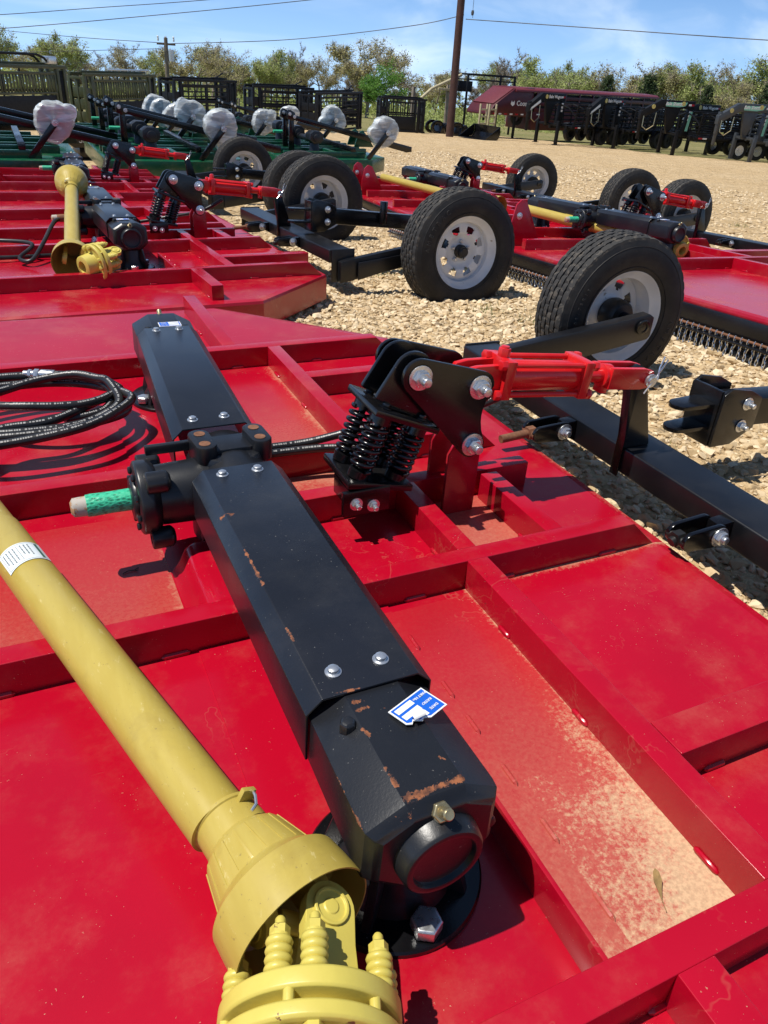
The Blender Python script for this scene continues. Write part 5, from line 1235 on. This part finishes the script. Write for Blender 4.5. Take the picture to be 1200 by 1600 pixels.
def make_stock_trailer():
    rz = R(9); root = empty('stock_trailer', 'maroon gooseneck livestock trailer with a rounded roof behind the hay trailers', 'trailer', tl(24.6, 39.6), rz); m = M['maroon']; fr = frame((0, 0, 0), (1, 0, 0), (0, 0, 1)); L = 12.6; w = 1.05
    b = MB(); b.prism([(2.3, .45), (2.3, 1.35), (L, 1.35), (L, .45)], -w, w, fr); b.build('lower_wall', m, root, .02)
    b = MB()
    for sy in (-1, 1):
        k = 2.4
        while k < L: b.bb(k, k + .10, sy * w - .03, sy * w + .03, 1.36, 2.30); k += 1.1
        for z in (1.36, 1.66, 1.96): b.bb(2.35, L - .05, sy * w - .028, sy * w + .028, z, z + .17)
    b.build('side_slat', m, root, .006)
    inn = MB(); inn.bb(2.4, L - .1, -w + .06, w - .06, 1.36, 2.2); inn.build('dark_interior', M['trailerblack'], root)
    b = MB(); pts = [(w + .04, 2.28), (w + .02, 2.38), (w - .15, 2.46), (0, 2.50), (-w + .15, 2.46), (-w - .02, 2.38), (-w - .04, 2.28)]
    b.prism(pts, .9, L, frame((0, 0, 0), (0, 1, 0), (0, 0, 1))); b.build('roof', M['maroontop'], root, .02, 45)
    n = MB(); n.prism([(-.75, 1.12), (-.75, 1.25), (-.45, 1.62), (.9, 2.42), (2.32, 2.48), (2.32, 1.05), (-.1, 1.16)], -w * .92, w * .92, fr); no = n.build('nose', m, root, .05)
    t_ = MB(); t_.prism([(-.42, 1.645), (.86, 2.405), (.88, 2.44), (-.45, 1.68)], -w * .8, w * .8, fr); t_.build('nose_roof', M['maroontop'], root, .004)
    text_part('maker_lettering', 'Coose', .34, frame((1.55, -w * .925, 1.72), (1, 0, 0), (0, 0, 1)), M['white'], no, .003, bold=.006)
    e = MB(); e.prism([(.70, 1.68), (.74, 1.85), (.80, 1.78), (.88, 1.78), (.94, 1.85), (.98, 1.68), (.90, 1.62), (.84, 1.58), (.78, 1.62)], 0, .003, frame((-.02, -w * .925, 0), (1, 0, 0), (0, 0, 1))); e.build('bull_head_emblem', M['white'], no)
    for k in range(7): d = MB(); d.bb(-.5 + k * .4, -.3 + k * .4, -w * .92 - .004, -w * .92 - .001, 1.17, 1.235); d.build('reflector_strip', M['white'] if k % 2 else M['redlabel'], no)
    for k in range(12): d = MB(); d.bb(2.6 + k * .8, 2.85 + k * .8, -w - .004, -w - .001, 1.20, 1.26); d.build('reflector_strip', M['label'], root)
    c = MB(); c.lathe([(.06, .8), (.06, 1.45)], Matrix.Translation((-.3, 0, 0)), 12); c.build('coupler_tube', M['trailerblack'], root)
    for sy in (-1, 1):
        l = MB(); l.bb(1.2, 1.32, sy * .8 - .05, sy * .8 + .05, .0, 1.44); l.build('landing_leg', M['trailerblack'], root, .004)
        for x in (7.4, 8.35, 9.3): make_dual(root, x, sy * (w - .02), .36, .37, sy, 'steel')
    s = MB(); s.lathe([(.2, -.1), (.36, -.11), (.38, 0), (.36, .11), (.2, .1)], frame((1.75, -.4, 1.0), (1, 0, 0), (0, 0, 1)), 24, closed=True); s.build('spare_wheel', M['rubber'], root, 0, 40)
make_stock_trailer()

# ------------------------------------------------------------------ small yard equipment
def grapple(label, x, y, rz):
    root = empty('hay_grapple', label, 'grapple', tl(x, y), rz, 'black grapple attachments by the brown pole')
    for k, yy in enumerate((-.25, .25)):
        g = MB(); pts = [(-.45 + .45 * math.cos(a) * 1.0, .33 + .34 * math.sin(a)) for a in [R(q) for q in range(20, 300, 14)]]; inn = [(-.45 + .25 * math.cos(a), .33 + .20 * math.sin(a)) for a in [R(q) for q in range(286, 6, -14)]]
        g.prism(pts + inn, -.05, .05, frame((0, yy, 0), (1, 0, 0), (0, 0, 1))); g.build('grapple_claw', M['gloss'], root, .01)
    b = MB(); b.prism([(-.3, .0), (.35, .0), (.45, .25), (.1, .55), (-.15, .5)], -.35, .35, frame((0, 0, 0), (1, 0, 0), (0, 0, 1))); b.build('grapple_base', M['gloss'], root, .02)
grapple('black round-jawed grapple lying left of the brown pole', 22.75, 41.4, R(10))
grapple('black round-jawed grapple lying in front of the brown pole', 22.4, 38.6, R(10))
def bucket():
    root = empty('loader_bucket', 'black tractor bucket lying on the gravel edge before the maroon trailer', 'bucket', tl(21.6, 35.3), R(10))
    b = MB(); pl = [(-.55, .05), (.1, .02), (.35, .1), (.45, .3), (.40, .62)]; b.prism(offset_poly(pl, .03), -.95, .95, frame((0, 0, 0), (1, 0, 0), (0, 0, 1))); b.build('bucket_shell', M['gloss'], root, .004)
    for s_ in (-1, 1): e = MB(); e.prism([(-.55, .05), (.1, .02), (.35, .1), (.45, .3), (.40, .62)], -.015, .015, frame((0, s_ * .965, 0), (1, 0, 0), (0, 0, 1))); e.build('side_plate', M['gloss'], root, .003)
bucket()
def hay_feeder():
    root = empty('ladder_rack', 'tan ladder panel standing under the nose of the maroon trailer', 'ladder', tl(22.6, 37.2), R(20))
    for x in (0, .75):
        r_ = MB(); 
        for xx in (x, x + .55): r_.bb(xx, xx + .08, -.04, .04, 0, 1.55)
        for z in (.3, .62, .94, 1.26): r_.bb(x + .08, x + .55, -.03, .03, z, z + .07)
        r_.build('ladder_frame', M['palewood'], root, .008)
hay_feeder()
def loader():
    root = empty('feed_conveyor', 'pale raised chute with a black roof frame behind the brown pole', 'farm equipment', tl(25.0, 44.5), R(5)); fr = frame((0, 0, 0), (1, 0, 0), (0, 0, 1))
    c = MB(); c.tube([(-2.65, 0, 1.35), (-1.45, 0, 2.25), (-1.2, 0, 2.35), (.55, 0, 3.05)], .085, 10); c.bb(-1.1, .5, -.2, .2, 2.2, 2.32); c.build('sloped_chute', M['palewood'], root, .01)
    f = MB()
    for x in (.55, 4.0):
        for y in (-.7, .7): f.bb(x - .05, x + .05, y - .05, y + .05, 0, 3.05)
    for y in (-.7, .7): f.bb(.5, 4.05, y - .05, y + .05, 3.05, 3.15); f.bb(.5, 4.05, y - .04, y + .04, 2.80, 2.86)
    for k in range(6): f.bb(.6 + k * .66, .66 + k * .66, -.649, .649, 3.06, 3.14)
    f.bb(.2, 1.2, -.3, .3, 2.2, 2.75); f.build('roof_frame', M['chuteblack'], root, .006)
    for q_ in ((-2.75, -2.60, -.1, .1, 0, 2.3), (-.3, .2, -.2, .2, 0, 2.5)): p = MB(); p.bb(*q_); p.build('support_post', M['wood'], root, .01)
loader()
def sign_block():
    root = empty('skid_attachment', 'black skid attachment lettered SK 7 beyond the green decks at left', 'attachment', gloc(.95, 14.9, .0), R(18)); fr = frame((0, 0, 0), (1, 0, 0), (0, 0, 1))
    b = MB(); b.prism([(-1.0, .46), (-1.0, .60), (.15, .60), (.62, .44), (.78, .20), (.2, .20), (-.2, .46)], -.2, .2, fr); b.bb(-.9, -.75, -.15, .15, 0, .459); b.bb(.3, .5, -.15, .15, 0, .199); o = b.build('frame', M['gloss'], root, .01)
    text_part('lettering', 'SK 7', .15, frame((.42, -.204, .32), (1, 0, 0), (0, 0, 1)), M['white'], o, .003)
sign_block()
def pole(name, label, cat, x, y, h, r0, r1, mat, lean, arms=False):
    root = empty(name, label, cat, (x, y, gz(x, y) - .1)); p = MB(); p.cyl((0, 0, 0), (lean[0] * h, lean[1] * h, h), r0, r1, 18); p.build('pole_shaft', mat, root, 0, 50)
    if arms:
        a = MB(); t = Vector((lean[0] * h, lean[1] * h, h)); a.bb(t.x - .5, t.x + .5, t.y - .05, t.y + .05, t.z - .35, t.z - .25); a.build('crossarm', M['wood'], root, .01)
        for dx in (-.42, .0, .42): q = MB(); q.lathe([(.05, -.25), (.06, -.15), (.04, -.10), (.06, -.05), (.03, 0), (0, 0)], Matrix.Translation(t + Vector((dx, 0, .08))), 12); q.build('insulator', M['label'], root, 0, 40)
        q = MB(); q.lathe([(.16, 0), (.16, .5), (0, .55)], Matrix.Translation(t + Vector((.22, -.1, -1.1))), 16); q.build('transformer_can', M['steel'], root, 0, 40)
    return root
pole('brown_pole', 'tall rust-brown steel pole rising beside the maroon trailer', 'pole', 20.65, 36.6, 9.5, .19, .165, M['rust_pole'], (-.008, .006))
pole('utility_pole', 'grey wooden utility pole with insulators behind the chutes', 'utility pole', 9.30, 49.1, 3.85, .13, .10, M['wood'], (.03, 0), True)
def wire(label, pts, r=.017):
    c = catmull(pts, 14); mb = MB(); base = c[len(c) // 2]; mb.tube([p - base for p in c], r, 6); o = mb.build('power_line', M['wire'], None, 0, 60); o.location = base; tag(o, label, 'wire', 'overhead lines')
wire('highest overhead line, crossing the top left corner of the sky', [(-8, 51, 1.2), (0.14, 50.0, 2.02), (6.02, 49.64, 2.81), (12.23, 48.48, 3.67), (18, 47, 4.7)])
wire('overhead line sagging up from the left edge to the top middle', [(-8, 50, .6), (0.02, 48.0, 1.4), (8.48, 45.21, 2.62), (16.09, 43.09, 3.83), (22, 41, 4.9)])
wire('overhead line from the left edge to the utility pole', [(-8, 80, 1.9), (0.06, 70.0, 1.6), (5.88, 59.71, 1.45), (9.4, 49.06, 1.45)])
wire('overhead line from the utility pole to the brown pole', [(9.5, 49.06, 1.43), (14.58, 43.63, 1.98), (19.0, 38.58, 2.85), (20.75, 36.5, 3.4)])
wire('overhead line running right from the brown pole', [(20.85, 36.46, 3.24), (23.9, 32.08, 3.13), (27.33, 23.43, 2.87), (30, 16, 2.8)])
wire('lowest overhead line, crossing the left tree tops', [(-8, 61, -.3), (-0.21, 60.0, 0.21), (10.9, 59.0, 1.14)], .016)
mb = MB(); mb.tube([(0, 0, 1.2), (0.0, 0, .4), (.02, -.02, 0)], .012, 6); mb.lathe([(.05, .1), (.07, .2), (.05, .3)], I4, 10); o = mb.build('hanging_insulator', M['wire'], None, 0, 40); o.location = (21.08, 36.3, 3.3); tag(o, 'hanging insulator string at the brown pole above the right line', 'insulator')
def fence_post(x, y, h, label):
    p = MB(); p.cyl((0, 0, 0), (.02, 0, h), .05, .045, 8); o = p.build('fence_post', M['wood'], None, 0, 50); o.location = (x, y, gz(x, y) - .02); tag(o, label, 'fence post', 'fence posts in the pasture')
fence_post(11.3, 41.5, 1.1, 'thin fence post in the grass between two black chutes'); fence_post(5.2, 44, 1.1, 'thin fence post in the grass right of the first olive chute')
for k, (x, y) in enumerate(((23.6, 46), (24.3, 47.5))): fence_post(x, y, 1.3, ('fence post nearest the rightmost black chute', 'fence post just left of the grapples')[k])

# ------------------------------------------------------------------ trees
def tree_mesh(seed, h, spread, leaf_n, leaf_size, twig_n, bare=0.0, trunk_r=None, cone=False, droop=0.0):
    rg = random.Random(seed); tb = MB(); tips = []; trunk_r = trunk_r or h * .022
    def branch(p, d, L, r, lvl):
        n = 4; pts = [p]; q = p.copy(); dd = d.copy(); rs = [r]
        for i in range(n):
            dd = (dd + Vector((rg.uniform(-.22, .22), rg.uniform(-.22, .22), rg.uniform(-.05, .16)))).normalized(); q = q + dd * (L / n); pts.append(q.copy()); rs.append(r * (1 - .55 * (i + 1) / n))
        tb.tube(pts, rs, 6 if lvl < 2 else 4)
        if lvl >= 2: tips.extend(pts[1:])
        if lvl < (3 if not cone else 2):
            k = rg.randint(3, 5) if lvl else rg.randint(6, 9)
            for i in range(k):
                f = rg.uniform(.35, 1.0) if lvl else rg.uniform(.18, 1.0)
                b = pts[min(n, max(1, int(round(f * n))))]; a = rg.uniform(0, 2 * PI); up = rg.uniform(.0, .8)
                nd = (Vector((math.cos(a), math.sin(a), up)) * 1.0 + dd * .45).normalized()
                branch(b, nd, L * rg.uniform(.45, .72) * (spread if lvl == 0 else 1), rs[min(n, int(f * n))] * .62, lvl + 1)
    if cone:
        branch(Vector((0, 0, 0)), Vector((0, 0, 1)), h * .95, trunk_r, 3)
        for i in range(46):
            z = h * (.10 + .86 * i / 46); rr = spread * h * .30 * (1 - z / h) ** .8 + .1
            for k in range(5):
                a = rg.uniform(0, 2 * PI); L = rr * rg.uniform(.6, 1.1); e = Vector((math.cos(a) * L, math.sin(a) * L, z + L * .15)); tb.tube([Vector((0, 0, z)), e], [.02, .006], 4)
                for f in (.35, .6, .85, 1.0): tips.append(Vector((0, 0, z)).lerp(e, f))
    else: branch(Vector((0, 0, 0)), Vector((rg.uniform(-.06, .06), rg.uniform(-.06, .06), 1)), h * .62, trunk_r, 0)
    zmax = max(t.z for t in tips); sc = h / zmax
    T = np.array([t[:] for t in tips]); g = np.random.default_rng(seed)
    # clumps: only some of the tips carry leaves, so sky shows through
    keep = g.random(len(T)) > bare; C_ = T[keep] if keep.any() else T
    idx = g.integers(0, len(C_), leaf_n); c = C_[idx] + g.normal(0, h * .033 if not cone else h * .016, (leaf_n, 3))
    s = leaf_size * g.uniform(.5, 1.4, (leaf_n, 1, 1)); a = g.normal(size=(leaf_n, 3)); a /= np.linalg.norm(a, axis=1, keepdims=True); b = np.cross(a, g.normal(size=(leaf_n, 3))); b /= np.linalg.norm(b, axis=1, keepdims=True)
    quad = np.stack([a * -1, b * .55, a, b * -.55], 1) * s + c[:, None, :]
    V = quad.reshape(-1, 3) * sc; F = np.arange(leaf_n * 4).reshape(-1, 4)
    # twigs: thin slivers
    idx = g.integers(0, len(T), twig_n); c = T[idx]; d = g.normal(size=(twig_n, 3)); d[:, 2] = np.abs(d[:, 2]) + .3; d /= np.linalg.norm(d, axis=1, keepdims=True); L = h * g.uniform(.04, .10, (twig_n, 1)); w = np.cross(d, g.normal(size=(twig_n, 3))); w /= np.linalg.norm(w, axis=1, keepdims=True); w *= .022 * h / 6
    TV = np.stack([c - w, c + w, c + d * L], 1).reshape(-1, 3); TF = np.arange(twig_n * 3).reshape(-1, 3)
    tv = np.array(tb.v) * sc
    return tv, tb.f, V, F, TV * sc, TF
PROTO = []
def proto_tree(i, name, leafmat_, **k):
    tv, tf, V, F, TV, TF = tree_mesh(i, **k)
    me = bpy.data.meshes.new(name + '_trunk'); off = len(tv); me.from_pydata([tuple(v) for v in tv] + [tuple(v) for v in TV], [], tf + [tuple(int(q) + off for q in f) for f in TF]); me.materials.append(M['bark']); me.update()
    lm = bpy.data.meshes.new(name + '_crown'); lm.from_pydata([tuple(v) for v in V], [], [tuple(int(q) for q in f) for f in F]); lm.materials.append(M[leafmat_]); lm.update()
    return name, me, lm
PT = {
 'tan': [proto_tree(101, 'budding_tree', 'leaf_tan', h=6, spread=1.15, leaf_n=9500, leaf_size=.06, twig_n=3200, bare=.2), proto_tree(102, 'budding_tree', 'leaf_tan', h=6, spread=1.3, leaf_n=8000, leaf_size=.06, twig_n=3800, bare=.3)],
 'olive': [proto_tree(103, 'leafing_tree', 'leaf_olive', h=6, spread=1.15, leaf_n=13000, leaf_size=.065, twig_n=2000, bare=.1), proto_tree(104, 'leafing_tree', 'leaf_olive', h=6, spread=1.0, leaf_n=10500, leaf_size=.062, twig_n=2400, bare=.2)],
 'green': [proto_tree(105, 'green_tree', 'leaf_green', h=6, spread=1.1, leaf_n=9500, leaf_size=.10, twig_n=500, bare=.0)],
 'grey': [proto_tree(106, 'bare_tree', 'leaf_grey', h=6, spread=1.05, leaf_n=2200, leaf_size=.05, twig_n=7000, bare=.2)],
 'cedar': [proto_tree(107, 'cedar_tree', 'leaf_dark', h=6, spread=1.1, leaf_n=7000, leaf_size=.09, twig_n=300, bare=.0, cone=True)],
}
LOOK = {'tan': 'tan budding', 'olive': 'pale olive leafing', 'green': 'fresh green leafy', 'grey': 'grey nearly bare', 'cedar': 'dark green cedar'}
TREES = [
 (-4.6, 94.8, 5.4, 'tan', 1.1, 'at the far left edge of the tree line'), (1.0, 92, 5.5, 'olive', 1.2, 'above the olive chute with hoops'), (4.6, 99.9, 5.2, 'tan', 1.2, 'behind the hoops of the first olive chute'), (6.9, 84.7, 4.7, 'olive', 1.25, 'right of the first olive chute, rounded and dense'),
 (9.3, 96.0, 4.0, 'grey', 1.0, 'in the dip left of the big tan tree'), (13.6, 94.0, 5.8, 'tan', 1.25, 'above the second olive chute'), (11.6, 103, 4.4, 'grey', 1.1, 'behind the dip above the second olive chute'), (17.4, 98.4, 4.6, 'olive', 1.1, 'just left of the utility pole'), (19.3, 88.0, 5.6, 'tan', 1.2, 'just right of the utility pole'),
 (22.3, 93.0, 5.4, 'tan', 1.25, 'above the leftmost black chute'), (25.4, 101.0, 5.2, 'olive', 1.1, 'above the gap after the leftmost black chute'), (28.8, 106.2, 5.2, 'grey', 1.0, 'left of the second black chute'), (30.4, 100.5, 6.0, 'olive', 1.05, 'above the second black chute'), (33.4, 105, 5.6, 'tan', 1.0, 'above the right end of the second black chute'),
 (36.0, 109.2, 6.2, 'olive', .9, 'left of the tall thin tree'), (38.6, 111.0, 8.2, 'grey', .62, 'standing tall and thin above its neighbours'), (38.9, 103.0, 6.0, 'tan', 1.0, 'left above the third black chute'), (38.6, 94, 5.0, 'grey', 1.0, 'above the third black chute'), (38.2, 87.0, 7.7, 'tan', 1.12, 'tallest, wide crown above the middle of the yard'),
 (37.4, 80.4, 4.9, 'green', 1.05, 'brightest, below the tallest crown'), (46, 104, 5.4, 'grey', 1.0, 'behind the bright green tree'), (53.0, 107.0, 4.9, 'grey', 1.1, 'low left of the brown pole'), (53.0, 99, 5.4, 'tan', 1.0, 'just left of the brown pole'), (57.5, 103, 5.6, 'olive', 1.1, 'just right of the brown pole'), (60.9, 103.3, 6.0, 'grey', 1.1, 'above the pale raised chute'),
 (58.3, 93.4, 6.1, 'olive', 1.0, 'above the nose of the maroon trailer'), (56.8, 87, 7.0, 'grey', .9, 'bare tops above the maroon roof'), (61.8, 90.5, 6.3, 'olive', 1.1, 'over the front of the maroon roof'), (55.6, 76.8, 6.4, 'olive', 1.15, 'wide, over the middle of the maroon roof'), (61.6, 82, 6.0, 'olive', 1.1, 'behind the middle of the maroon roof'), (68.3, 86.2, 6.4, 'tan', 1.1, 'over the rear of the maroon roof'),
 (58.4, 71.5, 4.9, 'cedar', 1.1, 'over the rear end of the maroon roof'), (66.8, 81.0, 6.6, 'tan', 1.1, 'between the two cedars'), (57.6, 64.4, 5.0, 'cedar', 1.3, 'broad, behind the mint-banded trailer'), (66.5, 74.7, 6.6, 'tan', 1.1, 'behind the broad cedar'), (64.5, 69.7, 6.5, 'olive', 1.1, 'above the mint-banded trailer'), (64.4, 65.8, 6.6, 'tan', 1.15, 'right of the mint-banded trailer'),
 (60.2, 59.4, 4.6, 'cedar', 1.0, 'narrow, left of the grey trailer'), (63.7, 63.0, 6.4, 'olive', 1.1, 'left above the grey trailer'), (66.5, 62.6, 6.9, 'tan', 1.2, 'above the coupler of the grey trailer'), (60.5, 54.4, 5.6, 'tan', 1.1, 'above the neck of the grey trailer'), (58.9, 51.4, 4.6, 'cedar', 1.0, 'at the right edge above the grey trailer'), (70.7, 63.4, 6.8, 'olive', 1.2, 'far right, behind the grey trailer'), (66.0, 54.0, 6.4, 'olive', 1.2, 'at the right edge of the tree line'), (71, 52, 6.6, 'tan', 1.2, 'outermost right'),
]
rt = random.Random(21)
for i, (x, y, h, kind, sp, where) in enumerate(TREES):
    P_ = PT[kind]; name, tm, lm = P_[i % len(P_)]; s = h / 6.0 * rt.uniform(.94, 1.16)
    root = empty(name, '%s tree %s' % (LOOK[kind].replace(' cedar', ''), where) if kind != 'cedar' else 'dark green cedar %s' % where, 'tree', (x, y, gz(x, y) - .1), rt.uniform(0, 6.28), 'trees of the line behind the yard'); root.scale = (s * sp, s * sp, s)
    a = bpy.data.objects.new('trunk', tm); b = bpy.data.objects.new('crown', lm)
    for o in (a, b): C.objects.link(o); o.parent = root
def thicket():
    # brush and a far wood that reads as one mass behind the tree line
    g = np.random.default_rng(5); V = []; n = 46000
    t = g.random(n); path = np.array([(-40, 118), (-5, 116), (20, 117), (38, 120), (60, 117), (75, 100), (84, 78), (88, 55), (92, 30)], float); seg = t * (len(path) - 1); i = np.minimum(seg.astype(int), len(path) - 2); f = (seg - i)[:, None]
    c = path[i] * (1 - f) + path[i + 1] * f; c = c + g.normal(0, 2.2, c.shape); hh = 2.3 + 1.0 * np.sin(t * 90) + .8 * np.sin(t * 37 + 2) + .7 * np.sin(t * 211)
    z = g.random(n) ** .8 * hh; P = np.stack([c[:, 0], c[:, 1], .21 - .0177 * c[:, 0] - .0426 * c[:, 1] + z], -1)
    a = g.normal(size=(n, 3)); a /= np.linalg.norm(a, axis=1, keepdims=True); b = np.cross(a, g.normal(size=(n, 3))); b /= np.linalg.norm(b, axis=1, keepdims=True); s = g.uniform(.12, .34, (n, 1, 1))
    Q = np.stack([-a, b * .6, a, -b * .6], 1) * s + P[:, None, :]
    o = np_mesh('far_woods', Q.reshape(-1, 3), np.arange(n * 4).reshape(-1, 4), M['leaf_olive']); tag(o, 'distant brown and olive brush behind the tree line', 'woods', kind='stuff')
    # low brush at the pasture edge
    pts = [(26, 50), (28, 53), (24.5, 48), (30, 50), (13, 62), (18, 66), (34, 70), (40, 66), (45, 62)]; V = []
    n = 9000; k = g.integers(0, len(pts), n); c = np.array(pts)[k] + g.normal(0, 1.1, (n, 2)); z = np.abs(g.normal(0, .55, n)); P = np.stack([c[:, 0], c[:, 1], .21 - .0177 * c[:, 0] - .0426 * c[:, 1] + z], -1)
    a = g.normal(size=(n, 3)); a /= np.linalg.norm(a, axis=1, keepdims=True); b = np.cross(a, g.normal(size=(n, 3))); b /= np.linalg.norm(b, axis=1, keepdims=True); s = g.uniform(.05, .14, (n, 1, 1))
    Q = np.stack([-a, b * .4, a, -b * .4], 1) * s + P[:, None, :]
    o = np_mesh('field_brush', Q.reshape(-1, 3), np.arange(n * 4).reshape(-1, 4), M['leaf_olive']); tag(o, 'low scrubby brush along the pasture edge', 'brush', kind='stuff')
thicket()
